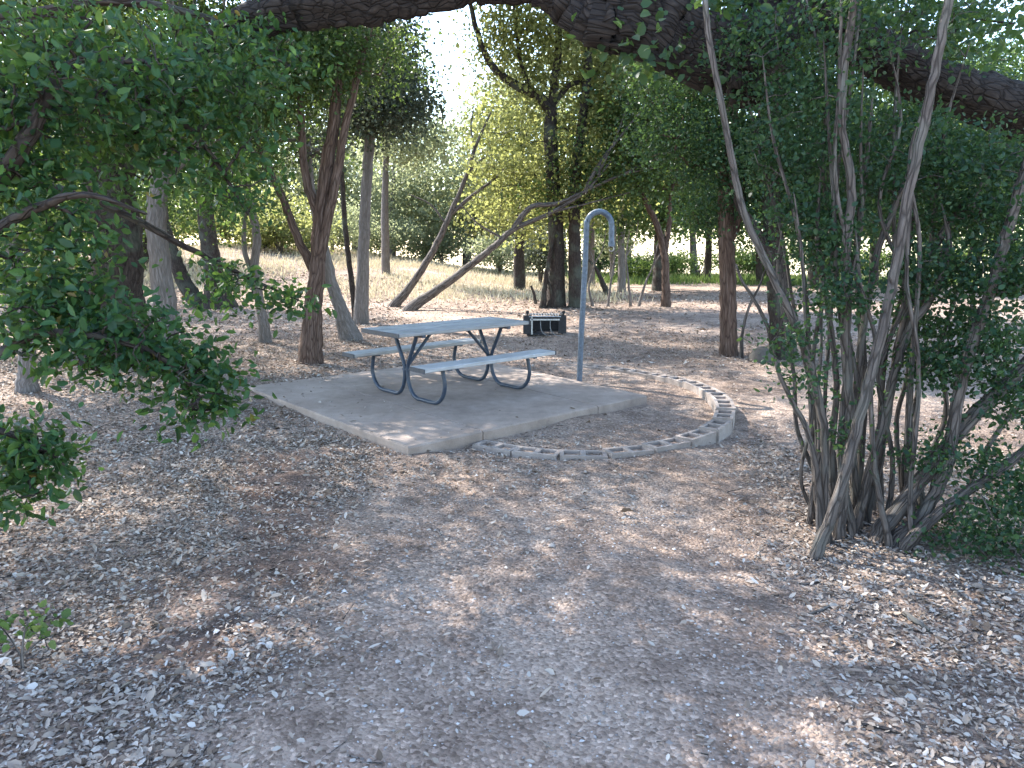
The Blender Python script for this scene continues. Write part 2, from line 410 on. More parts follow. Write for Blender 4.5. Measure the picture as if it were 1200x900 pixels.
# ------------------------------------------------------------------ picnic table
TY = math.radians(42.4); TC = np.array([-.71, 8.35])
tc, ts = math.cos(TY), math.sin(TY)
RT = np.array([[tc, -ts, 0], [ts, tc, 0], [0, 0, 1]])
table = thing('picnic_table', 'weathered grey picnic table with dark tube legs on the concrete pad', 'picnic table', (*TC, .002))
table.rotation_euler = (0, 0, TY)
def tpart(b, name, mat, smooth=False, parent=table):
    me = mesh(name, np.array(b.V), b.F, mat, smooth=smooth)
    o = bpy.data.objects.new(name, me); COL.objects.link(o); o.parent = parent
    return o
for k, y in enumerate((-.239, 0, .239)):
    b = MB(); b.box((0, y, .74+(.0015*k)), (1.83, .224, .04), bev=.007); tpart(b, 'tabletop_plank', M['plank'])
for y in (-.665, .665):
    b = MB(); b.box((0, y, .432), (1.83, .25, .04), bev=.006); tpart(b, 'seat_plank', M['plank'])
for sx in (-1, 1):
    b = MB(); b.box((sx*.922, 0, .738), (.014, .722, .046), bev=.003); tpart(b, 'tabletop_end_cap', M['cap'])
    for y in (-.665, .665):
        b = MB(); b.box((sx*.922, y, .430), (.014, .254, .044), bev=.003); tpart(b, 'seat_end_cap', M['cap'])
    fx = sx*.60
    b = MB(); b.box((fx, 0, .706), (.05, .70, .028), bev=.004); tpart(b, 'top_cleat', M['tube'])
    for sy in (-1, 1):
        pts = [(.21, .70), (.135, .56), (.05, .40), (.028, .30), (.045, .17), (.105, .07), (.19, .026), (.30, .024), (.47, .024), (.575, .045), (.655, .12), (.69, .225), (.675, .32), (.65, .405)]
        b = MB(); b.tube([(fx, sy*y, z) for y, z in pts], .0215, 12, 4); tpart(b, 'leg', M['tube'], True)
        b = MB(); b.box((fx, sy*.665, .406), (.05, .25, .014), bev=.003); tpart(b, 'seat_bracket', M['tube'])
    b = MB(); b.tube([(fx, 0, .33), (fx-sx*.36, 0, .705)], .018, 10, 1); b.box((fx-sx*.36, 0, .712), (.09, .06, .014)); tpart(b, 'brace', M['tube'], False)
    b = MB(); b.tube([(fx, -.06, .315), (fx, .06, .315)], .013, 8, 1); tpart(b, 'bolt', M['tube'])

# ------------------------------------------------------------------ lantern post
lz = float(gz(.86, 9.35))
post = thing('lantern_post', 'blue grey steel lantern post with a bent crook top beside the pad', 'post', (.86, 9.35, lz))
H = 1.97; r = .155
pts = [(0, 0, -.3), (.02, 0, .6), (.05, 0, 1.4), (.062, 0, H)]
pts += [(.062+r-r*math.cos(a), 0, H+r*1.1*math.sin(a)) for a in np.linspace(.35, math.pi, 8)]
pts += [(.062+2*r+.002, 0, H-.12), (.062+2*r+.004, 0, H-.20)]
b = MB(); b.tube([np.array(p)+(.86, 9.35, lz) for p in pts], .036, 14, 6); b.build('pole', M['galv'], post, True)
b = MB(); e = np.array((.86+.062+2*r+.004, 9.35, lz+H-.20)); b.tube([e+(0, 0, .005), e+(0, 0, -.05)], .041, 14, 1); b.build('end_cap', M['galv'], post)
b = MB(); hk = [e+(0, 0, -.05)+np.array((.03*math.sin(a)*1, 0, -.03+.03*math.cos(a))) for a in np.linspace(0, 4.4, 10)]; b.tube(hk, .005, 6, 2); b.build('hook', M['steel'], post)

# ------------------------------------------------------------------ camp grill
GX, GY = .62, 14.1; gzz = float(gz(GX, GY))
grill = thing('camp_grill', 'black steel camp grill with bare metal grate behind the picnic table', 'grill', (GX, GY, gzz))
g0 = np.array((GX, GY, gzz))
b = MB(); b.box(g0+(-.33, .1, .20), (.022, .55, .42), bev=.004); b.box(g0+(-.33, -.19, .20), (.16, .03, .36), bev=.004); b.build('side_plate', M['black'], grill)
b = MB(); b.box(g0+(.33, .1, .20), (.022, .55, .40), bev=.004); b.box(g0+(.33, -.19, .21), (.15, .03, .34), bev=.004); b.build('side_plate', M['black'], grill)
b = MB(); b.box(g0+(0, .38, .15), (.64, .015, .28), bev=.003); b.build('back_plate', M['black'], grill)
b = MB(); b.box(g0+(0, .1, .012), (.64, .54, .02)); b.build('floor_plate', M['black'], grill)
gr = MB()
for z, y in ((.355, -.20), (.345, .36)):
    gr = MB(); gr.tube([g0+(-.30, y, z), g0+(.30, y, z)], .011, 8, 1); gr.build('grate_bar', M['steel'], grill)
for k in range(11):
    x = -.27+k*.054; b = MB(); b.tube([g0+(x, -.19, .367), g0+(x, .35, .357)], .007, 6, 1); b.build('grate_rod', M['steel'], grill)
b = MB(); b.box(g0+(0, -.215, .30), (.56, .012, .03)); b.build('grate_front_bar', M['steel'], grill)
b = MB(); b.box(g0+(-.245, -.215, .19), (.028, .012, .34)); b.build('grate_hanger', M['steel'], grill)
for x in (-.08, .1):
    b = MB(); b.tube([g0+(x, -.21, .30), g0+(x+.0, -.25, .16), g0+(x+.03, -.29, .07), g0+(x+.10, -.33, .02), g0+(x+.2, -.36, .012)], .009, 7, 5); b.build('grate_handle', M['dull'], grill)
for x in (-.33, .35):
    b = MB(); b.tube([g0+(x, -.19, .36), g0+(x, -.19, .46)], .014, 8, 1)
    for q in range(4): b.tube([g0+(x+.026*math.cos(a), -.19+.026*math.sin(a), .42+.012*q) for a in np.linspace(0, 6.28, 9)], .007, 6, 1)
    b.build('crank_knob', M['black'], grill)

# ------------------------------------------------------------------ trees
def leaf_arrays(C, D, S, wr=.42, fold=.22, g=rng):
    """folded diamond leaves: C base points, D unit directions, S lengths"""
    n = len(C); a = g.normal(size=(n, 3)); s = np.cross(D, a); s /= np.linalg.norm(s, axis=1)[:, None]+1e-9
    nn = np.cross(D, s); S = S[:, None]
    V = np.empty((n, 4, 3), np.float32)
    V[:, 0] = C; V[:, 1] = C+D*S*.52-s*S*wr+nn*S*fold; V[:, 2] = C+D*S; V[:, 3] = C+D*S*.46+s*S*wr+nn*S*fold
    b = np.arange(n)[:, None]*4
    F = np.concatenate([b+[[0, 2, 1]], b+[[0, 3, 2]]], 1).reshape(-1, 3)
    return V.reshape(-1, 3), F

def leaf_arrays6(C, D, S, wr, fold, g):
    """rounder leaves: two half blades of three corners each, folded on the midrib and curled"""
    n = len(C); a = g.normal(size=(n, 3)); s = np.cross(D, a); s /= np.linalg.norm(s, axis=1)[:, None]+1e-9
    nn = np.cross(D, s); S = S[:, None]; cu = g.normal(size=(n, 1))*.16; wr = wr*g.uniform(.75, 1.15, (n, 1)); fold = fold*g.uniform(.2, 1.5, (n, 1))
    V = np.empty((n, 6, 3), np.float32)
    V[:, 0] = C; V[:, 3] = C+D*S+nn*S*cu
    for k, t, q in ((1, .28, .86), (2, .66, .80)):
        m = C+D*S*t+nn*S*cu*t*t
        V[:, k] = m-s*S*wr*q+nn*S*fold*q; V[:, 6-k] = m+s*S*wr*q+nn*S*fold*q
    b = np.arange(n)[:, None]*6
    F = np.concatenate([b+[[0, 2, 1]], b+[[0, 3, 2]], b+[[0, 4, 3]], b+[[0, 5, 4]]], 1).reshape(-1, 3)
    return V.reshape(-1, 3), F

def leaf_mesh(name, C, D, S, mat, g, wr=.42, fine=False):
    V, F = (leaf_arrays6 if fine else leaf_arrays)(C, D, S, wr, .2, g)
    rnd = np.repeat(np.clip(g.beta(1.4, 1.5, len(C)), 0, 1), 4 if fine else 2)
    return mesh(name, V, F, mat, {'rnd': ('FACE', 'FLOAT', rnd)})

def limb_mesh(name, pts, rad, mat, n=14, rough=.1, seed=0, res=6):
    P, R = resample(pts, rad, res)
    g = np.random.default_rng(seed+99); amp = np.minimum(R, .08)*.16; amp[0] = 0
    P = P+g.normal(size=P.shape)*amp[:, None]*.5
    V, F, C = tube_arrays(P, R, n, rough, seed)
    # close the tip
    V = np.vstack([V, P[-1:]+(P[-1:]-P[-2:-1])*.3]); C = np.vstack([C, C[-1:]])
    k = len(V)-1; base = (len(P)-1)*n
    F2 = np.array([(base+q, base+(q+1) % n, k, k) for q in range(n)])
    Fl = [tuple(f) for f in F]+[tuple(f[:3]) for f in F2]
    return mesh(name, V, Fl, mat, {'bark': ('POINT', 'FLOAT_VECTOR', C)}, smooth=True), P, R

def twig_mesh(name, A, Bv, ra, rb, mat):
    """frusta between skeleton nodes"""
    n = len(A); T = Bv-A; Ln = np.linalg.norm(T, axis=1)[:, None]+1e-6; T = T/Ln
    a = np.where(np.abs(T[:, :1]) < .8, [[1., 0, 0]], [[0, 1., 0]])
    N = np.cross(T, a); N /= np.linalg.norm(N, axis=1)[:, None]; B = np.cross(T, N)
    k = 4; th = np.arange(k)*2*math.pi/k
    dirs = np.cos(th)[None, :, None]*N[:, None]+np.sin(th)[None, :, None]*B[:, None]
    V = np.concatenate([A[:, None]+dirs*ra[:, None, None], Bv[:, None]+dirs*rb[:, None, None]], 1)
    q = np.array([[j, (j+1) % k, k+(j+1) % k, k+j] for j in range(k)])
    F = (np.arange(n)[:, None, None]*2*k+q[None]).reshape(-1, 4)
    V = V.reshape(-1, 3)
    return mesh(name, V, F, mat, {'bark': ('POINT', 'FLOAT_VECTOR', V)}, smooth=True)

def build_tree(name, label, cat, group, limbs, lobes, leafmat, bark, seed, leaf=.06, per=90, clump_r=.3, cps=1.0, minz=.25, fine=False, single=0,
               trunk_name='trunk', limb_name='limb', tipr=.004, droop=0.0, wr=.42, rough=.1, sides=14, loc=None, crown=True, stem_parts=False, res=6):
    """limbs: list of (points, radii) in world space, the first the trunk; lobes: (centre, radii, clumps)"""
    g = np.random.default_rng(seed)
    base = np.array(limbs[0][0][0], float) if loc is None else np.array(loc, float)
    t = thing(name, label, cat, base, group)
    NP = []; NR = []
    for q, (pts, rad) in enumerate(limbs):
        nm = trunk_name if (q == 0 or stem_parts) else limb_name
        me, P, R = limb_mesh(nm, pts, rad, bark, sides if q == 0 or stem_parts else max(8, sides-4), rough, seed*31+q, res)
        link(nm, me, t)
        st = len(P)//3 if q == 0 else 0
        NP.append(P[st:]); NR.append(R[st:])
    P0 = np.vstack(NP); R0 = np.concatenate(NR)
    if not lobes: return t
    tg = []
    for c, rr, k in lobes:
        k = max(3, int(k*cps)); d = g.normal(size=(k, 3)); d /= np.linalg.norm(d, axis=1)[:, None]
        tg.append(np.array(c)+d*np.array(rr)*(g.uniform(.15, 1, (k, 1))**.45))
    tg = np.vstack(tg); tg = tg[tg[:, 2] > gz(tg[:, 0], tg[:, 1])+minz]
    dd = np.array([np.min(np.sum((P0-x)**2, 1)) for x in tg]); tg = tg[np.argsort(dd)]
    cap = len(P0)+len(tg)*40
    X = np.zeros((cap, 3)); par = np.full(cap, -1); cnt = np.zeros(cap); X[:len(P0)] = P0; n = len(P0); n0 = n
    for x in tg:
        d = np.sqrt(np.sum((X[:n]-x)**2, 1)); d2 = d+np.maximum(0, X[:n, 2]-x[2])*.6
        p = int(np.argmin(d2)); L = d[p]; m = int(min(30, max(2, L/.3))); a = X[p].copy()
        prev = p
        for k in range(1, m+1):
            f = k/m; y = a*(1-f)+x*f
            y = y+g.normal(size=3)*.022*min(L, 1.5)*math.sin(f*math.pi)+np.array([0, 0, .10*L*math.sin(f*math.pi)])
            X[n] = y if k < m else x; par[n] = prev; prev = n; n += 1
        q = prev
        while q >= n0: cnt[q] += 1; q = par[q]
    ids = np.arange(n0, n); pid = par[ids]
    rad = tipr*np.maximum(cnt, 1)**.48
    ra = np.where(pid >= n0, np.maximum(rad[pid], rad[ids]), rad[ids]*1.1); ra = np.minimum(ra, rad[ids]*1.6)
    lim = np.where(pid < n0, R0[np.minimum(pid, n0-1)]*.8, 9); ra = np.minimum(ra, np.maximum(lim, tipr)); rb = np.minimum(rad[ids], ra)
    if len(ids): tag(link('branchwork', twig_mesh('branchwork', X[pid], X[ids], ra, rb, bark), t), kind='stuff')
    if not crown: return t
    # leaves sit around the clump ends and along the last shoots
    k = len(tg); cen = np.repeat(tg, per, 0); nl = len(cen)
    keep = g.uniform(size=nl) < np.repeat(np.clip(g.normal(.8, .3, k), .2, 1), per)
    cen = cen[keep]; nl = len(cen)
    off = np.clip(g.normal(size=(nl, 3)), -1.9, 1.9)*np.array([1, 1, .62])*clump_r*np.repeat(g.uniform(.6, 1.25, k), per)[keep][:, None]
    C = cen+off
    D = g.normal(size=(nl, 3))+off/clump_r*.35+np.array([0, 0, -droop]); D /= np.linalg.norm(D, axis=1)[:, None]
    S = leaf*np.clip(g.lognormal(-.06, .27, nl), .45, 1.45)
    ok = C[:, 2] > gz(C[:, 0], C[:, 1])+.03
    C, D, S = C[ok], D[ok], S[ok]
    pick = None
    if single:
        # leaves in view nearest the eye become pieces of their own
        u = 600+F_PX*C[:, 0]/np.maximum(C[:, 1], .1); el = (C[:, 2]-CAM_H)/np.maximum(C[:, 1], .1)
        d = np.linalg.norm(C-np.array([0, 0, CAM_H]), axis=1)+np.where((u > 10) & (u < 420) & (el < .30), 0, 50)
        near = np.argsort(d)[:single]; pick = (C[near], D[near], S[near])
        m_ = np.ones(len(C), bool); m_[near] = False; C, D, S = C[m_], D[m_], S[m_]
    t_crown = link('crown', leaf_mesh('crown', C, D, S, leafmat, g, wr, fine), t)
    return (t, t_crown, pick) if single else t

def px(pts, Y):
    """polyline of pixels (u, v[, Y]) at depth Y"""
    return [W(p[0], p[1], p[2] if len(p) > 2 else Y) for p in pts]
def grounded(pts):
    p = np.array(pts[0]); z = float(gz(p[0], p[1])); q = [np.array([p[0], p[1], z-.12])]+[np.array(x) for x in pts]
    q[1] = np.array([p[0], p[1], z+.03]); return q
def PL(u, v, ru, rv, Y, k, dep=1.0):
    """lobe from pixel centre and pixel radii at depth Y"""
    s = Y/F_PX
    return (W(u, v, Y), (ru*s, max(ru, rv)*s*.9*dep, rv*s), k)
def trunk(pxs, Y, r0, r1, flare=1.5):
    q = grounded(px(pxs, Y)); n = len(q); rad = list(np.linspace(r0, r1, n)); rad[0] = r0*flare; rad[1] = r0*flare*.92
    return (q, rad)
def limb(pxs, Y, r0, r1):
    q = px(pxs, Y); return (q, list(np.linspace(r0, r1, len(q))))

# left: big dark oak and companions
build_tree('oak_tree', 'thick dark trunked oak standing left, behind the hanging leaves', 'tree', None,
    [trunk([(136, 440), (138, 390), (140, 330), (138, 270), (128, 200)], 11.0, .46, .32, 1.25), limb([(128, 205), (90, 130), (50, 60), (20, -20)], 11.0, .2, .09), limb([(134, 225), (170, 150), (215, 90), (240, 10)], 11.2, .18, .08)],
    [PL(60, 60, 150, 90, 11, 90), PL(170, 110, 110, 80, 11, 80), PL(60, 220, 110, 80, 11.5, 80), PL(110, -130, 240, 110, 11, 150), PL(-160, -60, 150, 120, 10, 90), ((-6.4, 7.6, 6.4), (2.4, 2.0, .9), 150), ((-5.2, 5.4, 5.6), (1.8, 1.7, .8), 110), PL(40, 320, 90, 50, 12, 36)], M['mid'], M['bark_dark'], 11, leaf=.066, per=135, clump_r=.36, sides=20, rough=.14)  # lobes given in metres are canopy outside the view, added to shade the foreground
build_tree('oak_tree', 'pale grey trunked tree in front of the thick dark oak at left', 'tree', None,
    [trunk([(196, 432), (195, 380), (189, 320), (184, 260), (190, 200), (206, 150), (214, 80), (205, 0)], 10.3, .165, .09, 1.2), limb([(190, 205), (222, 180), (240, 168), (262, 195)], 10.3, .10, .04)],
    [PL(230, 100, 90, 70, 10.3, 70), PL(290, 60, 70, 60, 10.6, 50), PL(240, -150, 220, 110, 10.3, 120), PL(260, 220, 45, 35, 10.3, 14)], M['mid'], M['bark_grey'], 12, leaf=.056, per=140, clump_r=.3)
build_tree('woodland_tree', 'dark reddish trunk with forked stems just behind the pad corner', 'tree', None,
    [trunk([(364, 427), (366, 370), (372, 310), (376, 250), (384, 190), (392, 140), (398, 60), (400, -30)], 10.8, .15, .05, 1.3), limb([(367, 345), (377, 290), (396, 200), (404, 150), (424, 70), (444, -10)], 10.75, .08, .035),
     limb([(370, 320), (352, 285), (328, 225), (308, 185), (296, 150)], 10.9, .075, .03), limb([(376, 255), (360, 215), (353, 150), (352, 90), (356, 20)], 10.8, .07, .03)],
    [PL(330, 70, 80, 60, 10.8, 60), PL(420, 60, 60, 45, 11, 40), PL(300, 140, 60, 45, 10.9, 30), PL(400, -150, 230, 100, 11.5, 150)], M['mid'], M['bark_red'], 13, leaf=.054, per=140, clump_r=.3, rough=.16)
build_tree('woodland_tree', 'stout leaning stem right behind the reddish forked trunk', 'tree', None,
    [trunk([(410, 398), (399, 362), (388, 330), (378, 285), (366, 230), (360, 160)], 13.4, .15, .05, 1.5)],
    [PL(350, 130, 70, 60, 13.4, 50), PL(380, 60, 70, 50, 13.4, 40)], M['juniper'], M['bark_grey'], 14, leaf=.07, per=90)
build_tree('juniper_tree', 'straight slim pale grey trunk behind the near end of the table', 'tree', None,
    [trunk([(423, 380), (425, 320), (428, 250), (432, 180), (436, 110), (440, 30), (440, -60)], 16.2, .15, .08, 1.25)],
    [PL(440, 115, 60, 45, 16, 70), PL(410, 100, 50, 55, 16, 50), PL(450, 50, 45, 40, 16, 24), PL(430, -90, 130, 70, 16, 90), ((-2.2, 19.4, 9.6), (3.0, 2.2, .8), 110), ((-.4, 16.6, 8.6), (2.4, 1.8, .7), 80)], M['juniper'], M['bark_grey'], 15, leaf=.075, per=150, clump_r=.3)  # the lobes in metres, above the frame, are added to shade the middle ground
build_tree('woodland_tree', 'thin curved dark stem beside the straight slim pale trunk', 'tree', None,
    [trunk([(418, 376), (412, 330), (405, 270), (401, 210), (400, 150), (405, 80)], 16.5, .075, .04, 1.4)],
    [PL(400, 150, 40, 30, 16.5, 14), PL(380, 80, 50, 40, 16.5, 18)], M['mid'], M['bark_dark'], 16, leaf=.075, per=80)
build_tree('woodland_tree', 'thin crooked grey trunk between the big left oak and the forked trunk', 'tree', None,
    [trunk([(311, 402), (305, 360), (298, 310), (301, 280), (292, 235), (284, 190), (288, 120)], 13.1, .095, .05, 1.3), limb([(300, 330), (286, 290), (288, 230), (280, 180)], 13.1, .05, .025)],
    [PL(290, 170, 50, 45, 13, 24), PL(260, 110, 60, 50, 13, 26), PL(310, 90, 50, 40, 13, 18)], M['mid'], M['bark_grey'], 17, leaf=.055, per=130)
build_tree('oak_tree', 'far dark flared trunk with a leaning stem near the sunlit bank', 'tree', None,
    [trunk([(258, 360), (253, 330), (246, 290), (240, 240), (236, 170)], 20, .32, .17, 1.7), limb([(236, 358), (218, 335), (206, 305), (196, 275), (188, 230)], 20, .24, .11)],
    [PL(220, 190, 70, 50, 20, 40), PL(270, 160, 50, 40, 20, 24), ((-9.6, 17.6, 7.6), (3.0, 2.5, 1.0), 110), ((-11.5, 20.5, 7.6), (2.6, 2.4, 1.0), 70)], M['mid'], M['bark_dark'], 18, leaf=.09, per=110, clump_r=.4)  # lobes placed in metres are extra leaves added to shade the mid-left ground
# bare leaning dead stems
def dead(label, main, subs, Y, r, seed):
    ls = [trunk(main, Y, r, .025, 1.2)]+[limb(s, Y, rr, .012) for s, rr in subs]
    build_tree('dead_tree', label, 'dead tree', 'bare leaning dead trees', ls, [], None, M['bark_dead'], seed, sides=9, rough=.08, limb_name='branch')
dead('steeper of the two bare leaning dead stems, rising behind the table', [(462, 360), (485, 330), (512, 285), (530, 245), (545, 210), (558, 170), (575, 132)],
     [([(530, 250), (555, 228), (585, 205), (592, 190)], .06), ([(547, 205), (560, 190), (578, 180)], .04), ([(522, 262), (505, 240), (480, 228)], .03), ([(556, 175), (552, 150), (555, 125)], .03)], 20.2, .13, 21)
dead('lower slanting bare dead stem reaching right behind the lantern post', [(480, 364), (515, 338), (550, 312), (580, 288), (603, 268), (640, 252), (685, 225), (715, 190)],
     [([(602, 268), (622, 243), (655, 238), (690, 222), (728, 205), (770, 196)], .08), ([(685, 226), (700, 195), (735, 150), (770, 105)], .06), ([(700, 205), (722, 160), (738, 115)], .04), ([(590, 280), (560, 262), (540, 240)], .03), ([(650, 248), (690, 238), (740, 225)], .03), ([(728, 205), (780, 180), (800, 170)], .03)], 19.2, .14, 22)
# middle
build_tree('woodland_tree', 'forked central tree with yellow green leaves behind the lantern post', 'tree', None,
    [trunk([(651, 358), (652, 310), (651, 260), (648, 210), (645, 160), (646, 125)], 20.2, .24, .16, 1.25), limb([(646, 130), (630, 112), (600, 97), (575, 75), (560, 40), (550, 0)], 20.2, .15, .05), limb([(646, 130), (650, 95), (655, 50), (653, 0), (660, -60)], 20.2, .13, .06),
     limb([(648, 122), (668, 100), (690, 92), (720, 60)], 20.2, .08, .03), limb([(625, 110), (612, 80), (606, 40), (602, 5)], 20.2, .07, .03)],
    [PL(600, 190, 55, 40, 20.5, 40), PL(690, 170, 60, 45, 20.5, 64), PL(640, 60, 60, 40, 20.5, 50), PL(730, 110, 60, 50, 20.5, 64), PL(620, 250, 50, 30, 20.8, 20), PL(690, 240, 60, 30, 20.8, 22), PL(650, -100, 150, 80, 20.5, 60), ((-3.6, 21.6, 9.4), (3.0, 2.4, .8), 130), ((.4, 22.8, 9.9), (3.2, 2.4, .8), 110), PL(590, 70, 40, 35, 20.5, 24), PL(612, 25, 45, 28, 20.5, 26), PL(612, 115, 36, 26, 20.5, 18), PL(690, 60, 50, 35, 20.5, 24)], M['yellow'], M['bark_dark'], 23, leaf=.10, per=85, clump_r=.42)  # lobes in world coordinates are overhead leaves added to shade the ground at right
build_tree('woodland_tree', 'straight dark trunk right behind the lantern post', 'tree', None,
    [trunk([(676, 358), (674, 310), (673, 250), (676, 190), (684, 130), (690, 60)], 20.0, .20, .10, 1.25), limb([(674, 250), (700, 215), (730, 190)], 20, .07, .03)],
    [PL(720, 200, 55, 45, 20, 40), PL(760, 130, 60, 50, 20, 60), PL(720, -60, 110, 70, 20, 36), ((1.0, 18.6, 8.6), (2.4, 2.0, .7), 80)], M['mid'], M['bark_dark'], 24, leaf=.09, per=95, clump_r=.4)  # last lobe sits above the view, added to shade the far right ground
build_tree('sapling', 'thin dark stems left of the forked central tree', 'sapling', None,
    [trunk([(636, 362), (639, 330), (645, 295), (652, 260)], 20.0, .085, .04, 1.3), limb([(642, 361), (646, 345), (641, 325)], 20.0, .06, .03), limb([(628, 356), (626, 345), (622, 335)], 20, .045, .03)],
    [PL(640, 235, 30, 25, 20, 10)], M['mid'], M['bark_dark'], 25, leaf=.09, per=60)
build_tree('woodland_tree', 'slim bent trunk on the open ground right of the lantern post', 'tree', None,
    [trunk([(780, 361), (780, 330), (778, 295), (768, 258), (752, 226), (740, 190)], 20.2, .13, .06, 1.2), limb([(779, 300), (784, 265), (786, 230), (795, 190)], 20.2, .08, .03)],
    [PL(750, 190, 45, 35, 20, 34), PL(810, 180, 55, 45, 20, 50), PL(790, 120, 55, 45, 20, 44), ((3.0, 20.6, 9.2), (3.0, 2.4, .8), 110), ((6.0, 21.6, 9.0), (2.6, 2.4, .8), 90)], M['mid'], M['bark_red'], 26, leaf=.085, per=90, clump_r=.38)  # last lobes, mostly above the view, are canopy added to shade the right ground
build_tree('woodland_tree', 'upright reddish dark trunk between the block border and the shrub', 'tree', None,
    [trunk([(854, 417), (854, 370), (852, 310), (851, 260), (853, 200), (857, 140), (862, 60), (860, -30)], 11.6, .145, .09, 1.12), limb([(852, 290), (868, 250), (872, 210), (884, 150)], 11.6, .06, .03)],
    [PL(815, 160, 60, 50, 11.6, 60), PL(880, 200, 50, 55, 11.6, 55), PL(800, 90, 60, 45, 11.8, 40), PL(870, 60, 110, 60, 11.8, 80), PL(850, -140, 200, 100, 11.6, 90), PL(840, 250, 50, 20, 11.9, 18)], M['shrub'], M['bark_red'], 27, leaf=.05, per=150, clump_r=.26, rough=.14)
build_tree('woodland_tree', 'broad brown trunk behind the tall shrub with a stone at its foot', 'tree', None,
    [trunk([(918, 420), (915, 370), (909, 310), (905, 250), (904, 180), (912, 100), (920, 20)], 11.3, .19, .10, 1.25), limb([(910, 320), (886, 270), (866, 240), (858, 200)], 11.2, .09, .04)],
    [PL(940, 150, 60, 55, 11.3, 60), PL(1000, 230, 70, 50, 11.5, 65), PL(960, 50, 100, 60, 11.3, 70), PL(1060, 130, 90, 80, 11.5, 90), PL(1130, 220, 90, 70, 12, 80), PL(980, -140, 200, 100, 11.3, 75), PL(940, 260, 50, 30, 11.4, 22), PL(1180, 120, 90, 80, 12, 70)], M['shrub'], M['bark_dark'], 28, leaf=.05, per=160, clump_r=.26)
build_tree('sapling', 'two thin crossing stems beside the upright reddish trunk', 'sapling', None,
    [trunk([(869, 415), (870, 390), (878, 360), (890, 335), (897, 315)], 11.4, .03, .015, 1.2), limb([(905, 415), (900, 385), (886, 355), (870, 330), (862, 310)], 11.4, .034, .018)],
    [], None, M['bark_dead'], 29, sides=8, limb_name='stem', trunk_name='stem')
rk = MB(); g = np.random.default_rng(5); c = W(893, 408, 11.1); c[2] = float(gz(c[0], c[1]))
th = np.linspace(0, 2*math.pi, 12, endpoint=False)
V = [(c[0]+.17*k*math.cos(a)*g.uniform(.85, 1.15), c[1]+.14*k*math.sin(a)*g.uniform(.85, 1.15), c[2]+z) for z, k in ((-.05, 1), (.07, 1.05), (.16, .8), (.21, .35)) for a in th]
rk.add(V, [(r*12+q, r*12+(q+1) % 12, r*12+12+(q+1) % 12, r*12+12+q) for r in range(3) for q in range(12)]+[tuple(range(36, 48))])
tag(rk.build('field_stone', M['rock'], None, True), 'dark rounded stone at the foot of the broad brown trunk', 'stone')

# ------------------------------------------------------------------ background trees
GB = 'trees at the back of the clearing'
def bgt(label, u, Y, r, lobes, mat, bark, seed, leaf=.125, per=95, lean=0, top=170, cr=.55):
    b = W(u, 400, Y); x0 = b[0]; z0 = float(gz(x0, Y))
    tp = W(u+lean, top, Y); n = 5
    g = np.random.default_rng(seed)
    pts = [np.array([x0+(tp[0]-x0)*f+g.normal()*.12*f, Y+g.normal()*.1*f, z0+(tp[2]-z0)*f]) for f in np.linspace(0, 1, n)]
    q = grounded(pts); rad = [r*1.4, r*1.25]+list(np.linspace(r, r*.4, n-1))
    build_tree('woodland_tree', label, 'tree', GB, [(q, rad)], [PL(a, b_, c_, d, Y, k) for a, b_, c_, d, k in lobes], mat, bark, seed, leaf=leaf*max(1, Y/32), per=per, clump_r=cr*max(1, Y/34), sides=9, res=4, cps=1.75 if Y < 38 else 1.2)
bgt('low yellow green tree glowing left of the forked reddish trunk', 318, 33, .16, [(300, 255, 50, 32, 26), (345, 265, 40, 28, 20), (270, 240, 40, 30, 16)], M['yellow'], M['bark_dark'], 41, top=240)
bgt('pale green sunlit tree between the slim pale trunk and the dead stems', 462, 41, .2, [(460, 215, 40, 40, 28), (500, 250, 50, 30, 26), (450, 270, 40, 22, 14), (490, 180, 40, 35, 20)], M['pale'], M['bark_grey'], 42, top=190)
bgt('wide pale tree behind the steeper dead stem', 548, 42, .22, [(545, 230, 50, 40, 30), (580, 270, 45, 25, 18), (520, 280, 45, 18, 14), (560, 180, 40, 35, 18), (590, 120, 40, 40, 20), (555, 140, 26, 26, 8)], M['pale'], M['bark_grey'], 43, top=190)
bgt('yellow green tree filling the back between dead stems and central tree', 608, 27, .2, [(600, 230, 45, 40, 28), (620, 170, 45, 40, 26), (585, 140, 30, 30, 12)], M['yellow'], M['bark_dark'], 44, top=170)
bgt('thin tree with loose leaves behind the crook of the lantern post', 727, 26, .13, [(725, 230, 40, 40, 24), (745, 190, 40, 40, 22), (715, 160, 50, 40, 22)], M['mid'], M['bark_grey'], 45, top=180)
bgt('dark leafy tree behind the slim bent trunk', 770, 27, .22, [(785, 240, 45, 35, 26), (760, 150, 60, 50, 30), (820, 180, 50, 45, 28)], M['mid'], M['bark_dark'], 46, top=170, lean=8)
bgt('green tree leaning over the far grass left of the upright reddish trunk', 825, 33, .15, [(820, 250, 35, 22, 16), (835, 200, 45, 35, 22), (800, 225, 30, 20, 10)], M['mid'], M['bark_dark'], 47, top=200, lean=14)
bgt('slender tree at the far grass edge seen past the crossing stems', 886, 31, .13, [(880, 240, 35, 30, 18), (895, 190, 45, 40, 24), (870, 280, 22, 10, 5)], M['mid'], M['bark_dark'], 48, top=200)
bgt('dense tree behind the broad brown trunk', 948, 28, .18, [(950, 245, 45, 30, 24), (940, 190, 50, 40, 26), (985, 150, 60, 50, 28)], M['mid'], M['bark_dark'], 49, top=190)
bgt('far green tree showing between the tall shrub stems', 1018, 30, .16, [(1020, 255, 40, 22, 18), (1035, 200, 50, 40, 26), (1010, 140, 50, 45, 24)], M['mid'], M['bark_dark'], 50, top=190)
